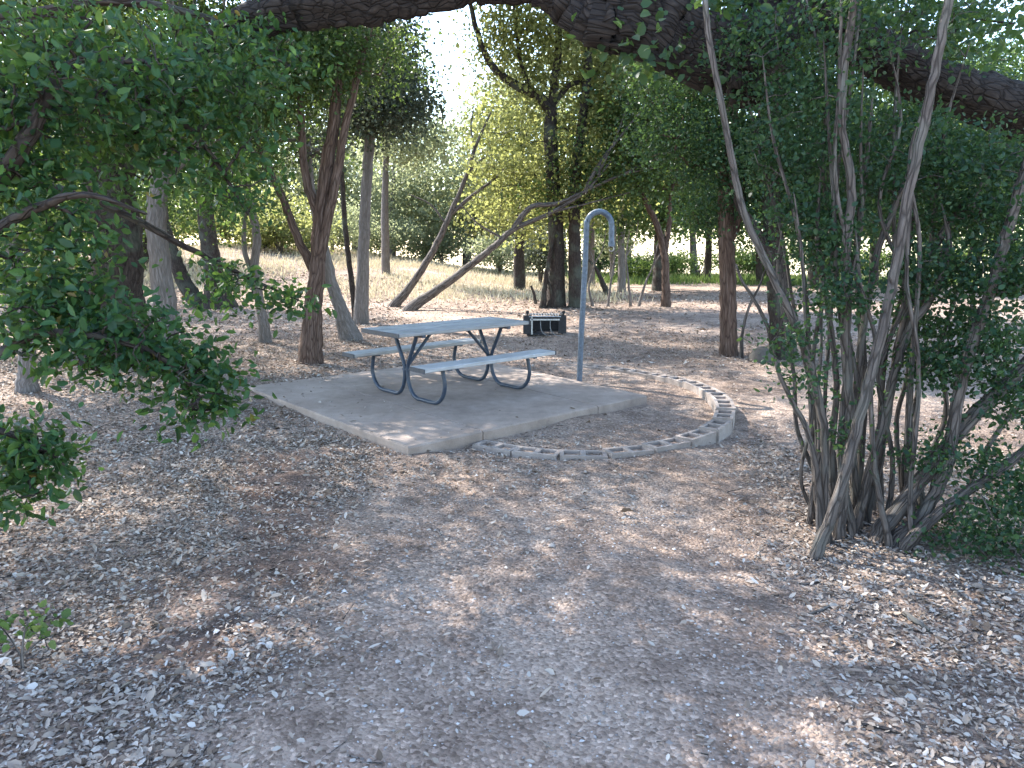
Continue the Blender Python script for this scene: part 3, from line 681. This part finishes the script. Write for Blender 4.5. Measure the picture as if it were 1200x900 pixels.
bgt('far tree right of the thickest shrub stem', 1096, 27, .16, [(1095, 245, 40, 28, 20), (1100, 180, 55, 45, 28), (1130, 120, 60, 50, 28)], M['mid'], M['bark_dark'], 51, top=190, lean=-10)
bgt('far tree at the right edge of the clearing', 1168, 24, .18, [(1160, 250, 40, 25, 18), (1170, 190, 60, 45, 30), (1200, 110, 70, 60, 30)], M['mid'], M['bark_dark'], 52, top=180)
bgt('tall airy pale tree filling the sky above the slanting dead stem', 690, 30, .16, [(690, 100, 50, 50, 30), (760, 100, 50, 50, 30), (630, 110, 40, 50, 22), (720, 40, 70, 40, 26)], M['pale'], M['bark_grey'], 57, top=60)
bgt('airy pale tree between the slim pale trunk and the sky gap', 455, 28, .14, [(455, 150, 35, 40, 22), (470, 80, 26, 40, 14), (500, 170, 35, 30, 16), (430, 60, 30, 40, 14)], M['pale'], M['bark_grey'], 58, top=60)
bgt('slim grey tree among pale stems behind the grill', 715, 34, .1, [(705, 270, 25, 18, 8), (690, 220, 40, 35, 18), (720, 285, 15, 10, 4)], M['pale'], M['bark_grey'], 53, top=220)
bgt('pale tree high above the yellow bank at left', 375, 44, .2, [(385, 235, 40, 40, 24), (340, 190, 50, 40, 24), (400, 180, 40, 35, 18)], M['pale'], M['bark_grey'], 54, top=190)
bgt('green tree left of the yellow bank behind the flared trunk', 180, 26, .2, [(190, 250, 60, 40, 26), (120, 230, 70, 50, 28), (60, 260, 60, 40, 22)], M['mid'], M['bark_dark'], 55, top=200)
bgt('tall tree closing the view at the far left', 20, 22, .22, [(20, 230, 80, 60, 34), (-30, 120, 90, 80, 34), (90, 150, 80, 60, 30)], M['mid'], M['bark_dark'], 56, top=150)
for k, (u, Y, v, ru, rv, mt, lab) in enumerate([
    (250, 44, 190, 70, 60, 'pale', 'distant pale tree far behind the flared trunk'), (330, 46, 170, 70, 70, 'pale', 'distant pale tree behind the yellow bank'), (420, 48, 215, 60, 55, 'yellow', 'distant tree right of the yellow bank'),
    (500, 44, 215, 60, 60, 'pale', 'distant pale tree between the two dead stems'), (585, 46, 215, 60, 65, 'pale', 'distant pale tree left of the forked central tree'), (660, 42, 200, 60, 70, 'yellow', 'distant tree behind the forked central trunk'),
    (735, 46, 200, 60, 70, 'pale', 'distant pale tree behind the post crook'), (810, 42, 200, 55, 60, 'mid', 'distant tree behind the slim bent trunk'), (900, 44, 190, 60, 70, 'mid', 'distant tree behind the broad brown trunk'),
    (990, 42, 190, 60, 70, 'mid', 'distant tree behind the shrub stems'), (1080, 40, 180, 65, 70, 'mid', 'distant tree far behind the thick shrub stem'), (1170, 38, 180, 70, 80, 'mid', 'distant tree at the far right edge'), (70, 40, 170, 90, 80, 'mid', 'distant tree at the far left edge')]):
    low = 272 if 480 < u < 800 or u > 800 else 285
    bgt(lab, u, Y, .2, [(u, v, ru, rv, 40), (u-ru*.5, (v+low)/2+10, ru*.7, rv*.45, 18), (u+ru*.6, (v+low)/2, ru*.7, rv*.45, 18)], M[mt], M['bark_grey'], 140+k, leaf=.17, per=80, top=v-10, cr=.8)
# bushes under the far trees
def bush(label, u, Y, wpx, hpx, mat, seed):
    b = W(u, 400, Y); z0 = float(gz(b[0], Y)); base = np.array([b[0], Y, z0]); s_ = Y/F_PX; g = np.random.default_rng(seed)
    ls = []
    for q in range(5):
        d = g.normal(size=2)*.35; h = hpx*s_*g.uniform(.6, .95)
        ls.append(([base+(0.06*d[0], .06*d[1], -.1), base+(d[0]*.3, d[1]*.3, h*.35), base+(d[0]*wpx*s_*.6, d[1]*.6, h)], [.05, .035, .015]))
    lo = [(base+np.array([g.uniform(-.7, .7)*wpx*s_, g.normal()*.5, hpx*s_*g.uniform(.35, .75)]), (wpx*s_*.45, .9, hpx*s_*.32), 14) for q in range(5)]
    build_tree('bush', label, 'bush', 'bushes along the back of the clearing', ls, lo, mat, M['bark_dead'], seed, leaf=.11, per=75, clump_r=.36, sides=6, trunk_name='stem', limb_name='stem', res=3, minz=.1)
for k, (u, Y, wp, hp, mt, lab) in enumerate([
    (255, 33, 45, 50, 'yellow', 'yellow green bush on the bank left of the thin crooked trunk'), (335, 31, 40, 45, 'yellow', 'yellow green bush on the bank beside the forked reddish trunk'),
    (395, 36, 40, 50, 'pale', 'pale green bush left of the slim pale trunk'), (455, 38, 45, 45, 'pale', 'pale bush at the field edge right of the slim pale trunk'),
    (520, 40, 45, 40, 'pale', 'pale bush at the field edge between the dead stems'), (585, 37, 40, 45, 'pale', 'pale bush at the field edge above the slanting dead stem'),
    (632, 30, 32, 60, 'juniper', 'grey twiggy bush left of the forked central tree'), (700, 39, 40, 45, 'mid', 'green bush far behind the lantern post'),
    (745, 36, 34, 30, 'mid', 'low green bush behind the slim bent trunk'), (815, 37, 44, 28, 'grass', 'low bright green bush left of the upright reddish trunk'),
    (880, 38, 36, 32, 'grass', 'low bright green bush seen past the crossing stems'), (945, 36, 45, 45, 'mid', 'green bush right of the broad brown trunk'),
    (1020, 37, 45, 38, 'mid', 'green bush far behind the shrub stems'), (1100, 34, 45, 48, 'mid', 'green bush far behind the leaning shrub stems'), (1180, 32, 50, 60, 'mid', 'green bush far back at the right edge'),
    (120, 30, 60, 70, 'mid', 'green bush far behind the thick dark oak'), (30, 26, 60, 80, 'mid', 'green bush far back at the left edge')]):
    bush(lab, u, Y, wp, hp, M[mt], 180+k)
# thin pale stems behind the grill
for k, (pp, lab) in enumerate([
    ([(694, 360), (690, 335), (696, 310), (690, 290)], 'bare pale thin stem just right of the lantern post foot'),
    ([(712, 358), (716, 330), (720, 300), (722, 260)], 'bare grey thin stem leaning a little right behind the post crook'),
    ([(739, 352), (736, 325), (734, 300), (738, 270)], 'upright bare thin stem between grill and slim bent trunk'),
    ([(749, 357), (757, 330), (765, 312), (772, 280)], 'bare thin stem slanting right beside the slim bent trunk'),
    ([(712, 331), (700, 318), (690, 305), (676, 292)], 'dark fallen bough slanting behind the lantern post')]):
    Yk = 20.5 if k < 4 else 24
    ls = [trunk(pp, Yk, .04 if k < 4 else .1, .015, 1.3)]
    if k < 4: ls.append(limb([pp[2], (pp[2][0]+10, pp[2][1]-18), (pp[2][0]+14, pp[2][1]-40)], Yk, .02, .008))
    build_tree('bare_sapling', lab, 'sapling', 'bare thin stems on the open ground', ls, [], None, M['bark_grey' if k < 4 else 'bark_dark'], 60+k, sides=7, trunk_name='stem', limb_name='twig')

# ------------------------------------------------------------------ overhanging oak with the arching limb
ox, oy = 4.9, 5.2; oz = float(gz(ox, oy))
A_ = [np.array([ox, oy, oz-.2]), np.array([ox, oy, oz+.05]), np.array([4.75, 5.2, 1.0]), np.array([4.45, 5.2, 1.9])]+px([(1260, 150), (1190, 128), (1110, 100), (1050, 72), (1000, 42), (950, 10), (900, -50), (850, -130), (830, -240)], 5.2)
rA = [.42, .36, .28, .24, .19, .16, .145, .14, .135, .13, .13, .12, .10]
Bp = px([(942, -2, 5.2), (905, 40, 5.1), (870, 60, 5.0), (820, 54, 5.0), (770, 30, 5.0), (725, 18, 5.0), (690, 14, 5.0), (640, -16, 5.0), (570, -20, 5.0), (500, -8, 5.0), (430, 4, 5.0), (360, 8, 5.0), (300, 22, 5.0), (250, 48, 5.1), (210, 60, 5.2)], 5)
rB = [.15, .19, .215, .205, .205, .215, .18, .125, .11, .10, .115, .12, .105, .075, .05]
sn = px([(868, 82, 4.86), (872, 98, 4.78)], 5); st = px([(862, 112, 4.98), (885, 110, 4.9), (898, 110, 4.85)], 5)
Cc = [A_[3], np.array([5.0, 4.6, 3.0]), np.array([5.2, 3.8, 4.4]), np.array([5.0, 3.0, 6.0])]
Dd = [Bp[6], Bp[6]+np.array([-.3, .6, .9]), Bp[6]+np.array([-.9, 1.6, 2.4]), Bp[6]+np.array([-1.6, 2.6, 3.4])]
Ee = [A_[-1], A_[-1]+np.array([-.9, .8, 1.0]), A_[-1]+np.array([-2.2, 1.6, 1.6])]
oak_l = [(A_, rA), (Bp, rB), (sn, [.12, .085]), (st, [.07, .065, .055]), (Cc, [.2, .15, .1, .06]), (Dd, [.12, .10, .07, .04]), (Ee, [.09, .07, .04])]
lob = [((0.4, 7.4, 6.6), (2.6, 1.6, .9), 100), ((-2.4, 6.4, 5.6), (2.0, 1.4, .8), 80), ((-1.0, 9.6, 7.8), (2.8, 1.8, 1.0), 80), ((3.2, 6.0, 5.2), (2.2, 1.8, .9), 70), ((5.0, 3.2, 6.2), (2.2, 2.2, 1.0), 40),
       ((-3.4, 8.6, 7.4), (2.4, 2.0, .9), 45), PL(850, 0, 40, 20, 5.2, 6), PL(980, 0, 80, 25, 5.4, 12), PL(1120, 30, 90, 35, 5.5, 12), PL(770, 60, 14, 10, 4.78, 2)]
build_tree('oak_tree', 'great oak whose thick dark limb arches across the top', 'tree', None, oak_l, lob, M['oak_high'], M['bark_limb'], 71, fine=True, leaf=.062, per=110, clump_r=.3, sides=30, rough=.2, tipr=.005, res=10)

# ------------------------------------------------------------------ left oak with hanging sprays in front
lx, ly = -4.1, 3.9; lzz = float(gz(lx, ly))
tr = [np.array([lx, ly, lzz-.2]), np.array([lx, ly, lzz+.05]), np.array([-3.95, 3.9, 1.0]), np.array([-3.9, 3.9, 2.0]), np.array([-4.0, 4.0, 3.2]), np.array([-3.7, 4.2, 4.6])]
def fromtrunk(z, pxs, Y, r0, r1):
    q = [np.array([-3.93, 3.9, z])]+px(pxs, Y); return (q, list(np.linspace(r0, r1, len(q))))
ll = [(tr, [.24, .2, .17, .15, .12, .07]),
      fromtrunk(1.7, [(-60, 250, 3.7), (20, 180, 3.6), (62, 100, 3.7), (100, 70, 3.8), (170, 72, 3.9)], 3.7, .06, .012),
      fromtrunk(1.5, [(-60, 290, 3.6), (40, 245, 3.5), (100, 228, 3.4), (170, 250, 3.5)], 3.5, .035, .007),
      fromtrunk(1.2, [(-40, 420, 3.4), (40, 392, 3.4), (120, 395, 3.4), (190, 420, 3.45), (235, 465, 3.45)], 3.4, .035, .006),
      fromtrunk(.9, [(-60, 500, 3.2), (0, 505, 3.2), (50, 525, 3.2), (75, 545, 3.2)], 3.2, .025, .006),
      fromtrunk(2.4, [(-40, 120, 4.2), (90, 110, 4.3), (180, 125, 4.4), (235, 165, 4.5), (290, 250, 4.6)], 4.3, .05, .008),
      fromtrunk(2.0, [(0, 210, 4.6), (120, 240, 4.7), (220, 290, 4.8), (290, 325, 4.9), (350, 352, 4.9)], 4.7, .04, .006),
      fromtrunk(3.0, [(-20, 20, 4.6), (120, 0, 4.7), (240, 20, 4.8), (320, 60, 5.0)], 4.7, .05, .008)]
lobL = [PL(50, 300, 70, 70, 3.6, 34), PL(150, 400, 80, 45, 3.5, 42), PL(235, 455, 38, 45, 3.45, 22), PL(60, 380, 60, 50, 3.5, 22), PL(30, 525, 45, 30, 3.2, 20), PL(25, 570, 30, 25, 3.2, 9),
        PL(90, 90, 130, 80, 3.9, 90), PL(230, 90, 80, 60, 4.5, 48), PL(310, 60, 55, 45, 5, 26), PL(320, 350, 45, 16, 4.9, 9), PL(250, 330, 40, 30, 4.7, 8), PL(270, 190, 50, 60, 4.6, 22), PL(160, 190, 80, 40, 4.2, 18), PL(20, 180, 60, 60, 3.7, 36)]
left, crown, pick = build_tree('oak_tree', 'near oak at left with hanging sprays of dark green leaves', 'tree', None, ll, lobL, M['oak'], M['bark_dark'], 81, fine=True, leaf=.052, per=16, clump_r=.10, single=290, tipr=.0022, cps=2.6, droop=.45, wr=.29, sides=14)
# the leaves nearest the eye are single pieces
def oak_leaf(name, seed):
    g = np.random.default_rng(seed); half = [(0, .03), (.12, .10), (.25, .26), (.36, .20), (.5, .34), (.62, .24), (.76, .28), (.88, .14), (1, 0)]
    V = []; F = []
    for t, h in half:
        zc = -.12*t*t; V += [(-h, t, zc+h*.3), (0, t, zc), (h, t, zc+h*.3)]
    for k in range(len(half)-1):
        a = k*3; F += [(a, a+1, a+4, a+3), (a+1, a+2, a+5, a+4)]
    rnd = np.full(len(F), g.uniform(.2, .95))
    return mesh(name, np.array(V), F, M['oak'], {'rnd': ('FACE', 'FLOAT', rnd)}, smooth=False)
lm = [oak_leaf('leaf', s) for s in range(6)]
g = np.random.default_rng(82)
for k, (p, d, sz) in enumerate(zip(*pick)):
    o = bpy.data.objects.new('leaf', lm[k % 6]); COL.objects.link(o); o.parent = crown
    o.scale = (sz, sz, sz); o.rotation_mode = 'QUATERNION'
    q = Vector(d).to_track_quat('Y', 'Z'); o.rotation_quaternion = q @ Matrix.Rotation(g.uniform(-1.2, 1.2), 3, 'Y').to_quaternion()
    o.location = Vector(p)-Vector(left.location)

# ------------------------------------------------------------------ tall shrub at right, many stems
def stem(pxs, Y, r0, r1):
    q, r = trunk(pxs, Y, r0, r1, 1.25)
    if pxs[-1][1] > 0 and pxs[-1][0] < 1200: r[-1] = .003
    return q, r
S = [stem([(956, 661), (972, 610), (990, 555), (1010, 480), (1030, 400), (1050, 310), (1064, 230), (1084, 140), (1100, 60), (1116, -20)], 4.0, .033, .022),
     stem([(968, 640), (966, 580), (966, 510), (950, 430), (925, 365), (900, 312), (872, 250), (858, 190), (843, 110), (830, 40), (826, 0)], 4.2, .029, .015),
     stem([(982, 640), (988, 560), (994, 470), (990, 380), (992, 290), (998, 220), (986, 140), (992, 60), (1005, -20)], 4.25, .034, .02),
     stem([(962, 622), (958, 560), (946, 505), (928, 470), (912, 435), (905, 400)], 4.15, .022, .01),
     stem([(1000, 640), (1010, 590), (1030, 510), (1048, 440), (1066, 385), (1094, 345), (1112, 290), (1104, 240)], 4.35, .03, .016),
     stem([(1014, 612), (1030, 540), (1042, 470), (1060, 380), (1090, 300), (1130, 240), (1180, 190), (1230, 150)], 4.5, .032, .018),
     stem([(1030, 640), (1052, 600), (1090, 550), (1130, 500), (1170, 460), (1230, 400)], 4.2, .05, .036),
     stem([(1050, 648), (1080, 605), (1110, 545), (1118, 490), (1130, 430), (1150, 370), (1172, 300), (1192, 230), (1215, 150)], 4.15, .04, .026),
     stem([(1062, 648), (1095, 605), (1135, 575), (1180, 545), (1240, 490)], 4.05, .034, .024),
     stem([(978, 620), (974, 540), (980, 460), (976, 400), (965, 330), (958, 270), (962, 200)], 4.4, .024, .014),
     stem([(1004, 620), (1000, 540), (1004, 450), (1016, 360), (1030, 290), (1050, 240), (1080, 160)], 4.45, .028, .016),
     stem([(990, 628), (1006, 560), (1012, 470), (1010, 390), (1004, 300), (1014, 200), (1024, 100)], 4.5, .026, .016),
     stem([(1070, 625), (1064, 560), (1072, 500), (1076, 440), (1090, 380)], 4.7, .014, .008),
     stem([(1085, 640), (1120, 600), (1160, 520), (1200, 470), (1230, 440)], 4.5, .02, .012)]
gs = np.random.default_rng(17)
for k in range(22):
    u0 = gs.uniform(945, 1090); lean = (u0-1000)*gs.uniform(.3, 1.6)+gs.normal()*35; top = gs.uniform(-20, 300); Yk = gs.uniform(4.1, 4.75)
    v0 = 650-(Yk-4.1)*45; vs = np.linspace(v0, top, 7)
    S.append(stem([(u0+lean*((v0-v)/500)**1.3+gs.normal()*7*(i > 0), v) for i, v in enumerate(vs)], Yk, gs.uniform(.012, .022), .008))
lobS = [PL(1000, 40, 90, 50, 4.4, 20), PL(1130, 30, 80, 40, 4.4, 12), PL(930, 150, 55, 70, 4.5, 40), PL(1040, 190, 80, 60, 4.6, 44), PL(1150, 210, 70, 70, 4.4, 46), PL(955, 270, 50, 45, 4.4, 20), PL(1100, 320, 60, 40, 4.4, 24),
        PL(1180, 310, 50, 50, 4.2, 28), PL(985, 345, 45, 30, 4.2, 10), PL(1060, 420, 45, 25, 4.3, 7), PL(1130, 430, 55, 30, 4.2, 12), PL(930, 395, 22, 14, 4.1, 4), PL(940, 440, 26, 14, 4.1, 3), PL(1110, 530, 50, 25, 4.1, 7), PL(1180, 560, 45, 30, 4.0, 10), PL(1190, 620, 40, 30, 4.0, 9),
        PL(890, 60, 50, 50, 4.6, 20), PL(990, 500, 30, 30, 4.2, 3), PL(1090, 250, 90, 30, 4.9, 24), PL(1150, 390, 60, 35, 4.3, 16), PL(1190, 460, 40, 40, 4.2, 14), PL(1080, 380, 50, 25, 4.6, 8)]
build_tree('shrub', 'tall shrub with many pale peeling stems fanning up at right', 'shrub', None, S, lobS, M['shrub'], M['bark_pale'], 91, fine=True, leaf=.031, per=46, clump_r=.095, tipr=.0016, cps=2.1, wr=.36, sides=12, trunk_name='stem', stem_parts=True, rough=.075)
build_tree('undergrowth_bush', 'low dark bush on the ground at the right edge', 'bush', None,
    [trunk([(1185, 665), (1178, 640), (1165, 610), (1150, 580)], 3.9, .012, .005), limb([(1185, 665), (1195, 630), (1210, 590)], 3.9, .01, .004), limb([(1185, 665), (1160, 650), (1125, 630)], 3.9, .01, .004)],
    [PL(1160, 610, 50, 30, 3.9, 22), PL(1190, 650, 50, 26, 3.8, 24), PL(1120, 640, 40, 20, 3.9, 16), PL(1100, 620, 30, 20, 4.2, 10), PL(1200, 590, 50, 40, 4.1, 22)], M['shrub'], M['bark_dead'], 92, fine=True, minz=.05, leaf=.026, per=40, clump_r=.07, tipr=.0015, trunk_name='stem', limb_name='stem', sides=6)
build_tree('seedling', 'small bright green seedling in the litter at the left edge', 'seedling', None,
    [trunk([(25, 770), (28, 745), (35, 725)], 2.85, .006, .003), limb([(25, 770), (10, 745), (-5, 730)], 2.85, .004, .002), limb([(25, 770), (45, 752), (60, 745)], 2.85, .004, .002)],
    [PL(25, 735, 38, 18, 2.85, 9)], M['grass'], M['bark_dead'], 93, fine=True, minz=.03, leaf=.04, per=10, clump_r=.035, tipr=.0015, trunk_name='stem', limb_name='stem', sides=6)
build_tree('woodland_tree', 'short dark stem under the hanging oak leaves at left', 'tree', None,
    [trunk([(33, 462), (32, 430), (30, 390), (24, 340), (10, 280)], 8.8, .11, .06, 1.3)], [PL(10, 250, 60, 50, 8.8, 22)], M['mid'], M['bark_grey'], 94, leaf=.06, per=80)

# ------------------------------------------------------------------ litter, pebbles, grass
def scatter(n, xr, yr, dens):
    x = rng.uniform(*xr, n); y = rng.uniform(*yr, n); k = rng.uniform(size=n) < dens(x, y); return x[k], y[k]
def nz(x, y, s, q):
    g = np.random.default_rng(q); v = 0
    for k in range(6):
        a, b, c = g.uniform(-1, 1, 3); v = v+np.sin(x*a*s*2+y*b*s*2+c*9)
    return v/6
def in_pad(x, y, mg=0.0):
    c = (pn+pr+pl+pb)/4; ins = np.ones_like(x, bool)
    for a, b in ((pn, pr), (pr, pb), (pb, pl), (pl, pn)):
        e = b-a; nrm = np.array([-e[1], e[0]])/np.linalg.norm(e); ins &= ((x-a[0])*nrm[0]+(y-a[1])*nrm[1]) > -mg
    return ins
def dens(x, y):
    left = sm((-.55-.12*(y-3)-x+.35*nz(x, y, 1.4, 1))/.8); right = sm((x-1.1-.16*(y-3)+.35*nz(x, y, 1.4, 2))/.8)*sm((8-y)/3)
    front = sm((y-4.6)/.8)*sm((8.2-y)/1)*sm((1.2-x)/1.2)*.7
    far = sm((y-8.5)/2)*(.35+.5*nz(x, y, .5, 3))
    d = np.clip(.03+.06*nz(x, y, 2.2, 4)+left*.95+right*.8+front*.24+far, .012, 1)*(1-.72*dark_band(x, y))
    return d*np.where(in_pad(x, y, .02), .03, 1)
def put_litter(n, xr, yr, size, name, label, fine=False):
    x, y = scatter(n, xr, yr, dens); k = len(x)
    inp = in_pad(x, y, .02)
    z = np.where(inp, .004, gz(x, y)+.006+np.abs(rng.normal(size=k))*.007)
    th = rng.uniform(0, 2*math.pi, k); D = np.stack([np.cos(th), np.sin(th), rng.normal(size=k)*.22], 1); D /= np.linalg.norm(D, axis=1)[:, None]
    s = np.stack([-np.sin(th), np.cos(th), rng.normal(size=k)*.3], 1); L = (size*rng.lognormal(0, .35, k))[:, None]; C = np.stack([x, y, z], 1)
    up = np.array([0, 0, 1.])*rng.uniform(-.12, .35, (k, 1)); wr = rng.uniform(.17, .32, (k, 1))
    if fine:
        V = np.empty((k, 6, 3)); V[:, 0] = C; cu = np.array([0, 0, 1.])*rng.uniform(-.1, .3, (k, 1)); V[:, 3] = C+D*L+cu*L
        for q, t, f in ((1, .28, .85), (2, .68, .75)):
            m = C+D*L*t+cu*L*t*t; V[:, q] = m-s*L*wr*f+up*L*f; V[:, 6-q] = m+s*L*wr*f+up*L*f*rng.uniform(-.2, 1, (k, 1))
        b = np.arange(k)[:, None]*6; F = np.concatenate([b+[[0, 2, 1]], b+[[0, 3, 2]], b+[[0, 4, 3]], b+[[0, 5, 4]]], 1).reshape(-1, 3)
    else:
        V = np.empty((k, 4, 3)); V[:, 0] = C; V[:, 1] = C+D*L*.5-s*L*wr+up*L; V[:, 2] = C+D*L; V[:, 3] = C+D*L*.45+s*L*wr+up*L
        b = np.arange(k)[:, None]*4; F = np.concatenate([b+[[0, 2, 1]], b+[[0, 3, 2]]], 1).reshape(-1, 3)
    rnd = np.repeat(rng.beta(1.4, 1.9, k), 4 if fine else 2)
    o = link(name, mesh(name, V.reshape(-1, 3), F, M['litter'], {'rnd': ('FACE', 'FLOAT', rnd)}))
    return tag(o, label, 'leaf litter', kind='stuff')
put_litter(150000, (-4.2, 4.2), (1.9, 6.6), .0245, 'leaf_litter', 'dry pale oak leaves strewn over the near ground', True)
put_litter(130000, (-9, 8), (6.6, 14), .03, 'leaf_litter', 'dry leaves strewn around the pad and middle ground')
put_litter(70000, (-16, 14), (14, 27), .055, 'leaf_litter', 'sparse dry leaves over the far clearing')
# dead twigs among the leaves
x, y = scatter(5200, (-4.2, 4.4), (2, 9), lambda x, y: dens(x, y)*(~in_pad(x, y, .1))); k = len(x)
th = rng.uniform(0, 6.28, k); ln = rng.lognormal(-2.6, .5, k); A = np.stack([x, y, gz(x, y)+.012], 1)
Bt = A+np.stack([np.cos(th)*ln, np.sin(th)*ln, rng.normal(size=k)*.012], 1); Bt[:, 2] = np.maximum(Bt[:, 2], gz(Bt[:, 0], Bt[:, 1])+.006)
ra = rng.uniform(.0015, .0042, k)
tw = link('twig_litter', twig_mesh('twig_litter', A, Bt, ra, ra*.6, M['bark_dead'])); tag(tw, 'small dead twigs scattered among the near dry leaves', 'twigs', kind='stuff')
# pebbles
n = 18000; x = rng.uniform(-3.6, 3.6, n); y = 1.9+rng.uniform(0, 1, n)**1.4*5.4; k = ~in_pad(x, y, .02); x, y = x[k], y[k]; n = len(x)
r = .0045*rng.lognormal(0, .42, n)[:, None]; C = np.stack([x, y, gz(x, y)+.003], 1)
oct_ = np.array([(1, 0, 0), (0, 1, 0), (-1, 0, 0), (0, -1, 0), (0, 0, .75)]); a = rng.uniform(0, 6.28, n)
ro = np.stack([np.stack([np.cos(a), -np.sin(a)], 1), np.stack([np.sin(a), np.cos(a)], 1)], 1)
base = oct_[None]*rng.uniform(.65, 1.35, (n, 5, 1))
xy = np.einsum('nij,nkj->nki', ro, base[:, :, :2]); V = np.concatenate([xy, base[:, :, 2:]], 2)*r[:, None]+C[:, None]
b = np.arange(n)[:, None]*5; F = np.concatenate([b+[[0, 1, 4]], b+[[1, 2, 4]], b+[[2, 3, 4]], b+[[3, 0, 4]]], 1).reshape(-1, 3)
peb = link('gravel', mesh('gravel', V.reshape(-1, 3), F, M['pebble'], {'rnd': ('FACE', 'FLOAT', np.repeat(rng.beta(2, 2.2, n), 4))}, smooth=True))
tag(peb, 'small loose stones on the bare path in front', 'gravel', kind='stuff')

def blades(name, label, n, xr, yr, dens_, h, wdt, mat, cat):
    x, y = scatter(n, xr, yr, dens_); k = len(x); C = np.stack([x, y, gz(x, y)-.02], 1)
    th = rng.uniform(0, 6.28, k); s = np.stack([np.cos(th), np.sin(th), 0*th], 1); hh = h*rng.lognormal(0, .35, k)[:, None]
    ln = rng.normal(size=(k, 3))*np.array([.35, .35, 0]); ww = wdt*rng.uniform(.6, 1.4, (k, 1))
    V = np.stack([C-s*ww, C+s*ww, C+np.array([0, 0, .55])*hh+ln*hh*.35-s*ww*.8, C+np.array([0, 0, .55])*hh+ln*hh*.35+s*ww*.8, C+np.array([0, 0, 1])*hh+ln*hh], 1)
    b = np.arange(k)[:, None]*5; F = np.concatenate([b+[[0, 1, 3]], b+[[0, 3, 2]], b+[[2, 3, 4]]], 1).reshape(-1, 3)
    o = link(name, mesh(name, V.reshape(-1, 3), F, mat, {'rnd': ('FACE', 'FLOAT', np.repeat(rng.beta(2, 2, k), 3))}))
    return tag(o, label, cat, kind='stuff')
blades('dry_grass', 'pale dry grass in the sunlit field behind the table', 70000, (-14, 4.5), (20.5, 42), lambda x, y: np.clip(sm((y-20.5-.8*nz(x, y, .6, 8))/2.5)*sm((4.5-x)/2.5)*(.55+.8*nz(x, y, .7, 9)), 0, 1), .15, .016, M['straw'], 'grass')
blades('green_grass', 'low green grass along the far right edge of the clearing', 40000, (2, 26), (28, 44), lambda x, y: np.clip(sm((y-29.5-1.2*nz(x, y, .5, 10))/2)*sm((x-2)/3)*(.8+.4*nz(x, y, .6, 11)), 0, 1), .22, .02, M['grass'], 'grass')

# fallen sticks
def stick(label, pts, Y, r, seed):
    q = []
    for u, v in pts:
        a = (u-600)/F_PX; b_ = -(v-450)/F_PX; dy = math.cos(PITCH)+b_*math.sin(PITCH); dz = -math.sin(PITCH)+b_*math.cos(PITCH)
        t = (CAM_H+.06)/-dz; x, y = a*t, dy*t; q.append(np.array([x, y, float(gz(x, y))+r*.8+.004]))
    me, _, _ = limb_mesh('fallen_stick', q, [r]*(len(q)-1)+[r*.6], M['bark_pale'], 8, .12, seed)
    tag(link('fallen_stick', me), label, 'stick', 'fallen sticks in the litter')
stick('pale broken stick lying in the sunlit litter below the shrub', [(1060, 712), (1075, 722), (1090, 732)], 0, .014, 1)
stick('short pale stick left of the broken one below the shrub', [(948, 712), (962, 707), (975, 700)], 0, .009, 2)
stick('thin twig lying on the litter near the bottom right', [(1010, 845), (1035, 850), (1058, 858)], 0, .007, 3)
stick('small twig at the foot of the leaning shrub stem', [(938, 676), (950, 675), (962, 673)], 0, .008, 4)
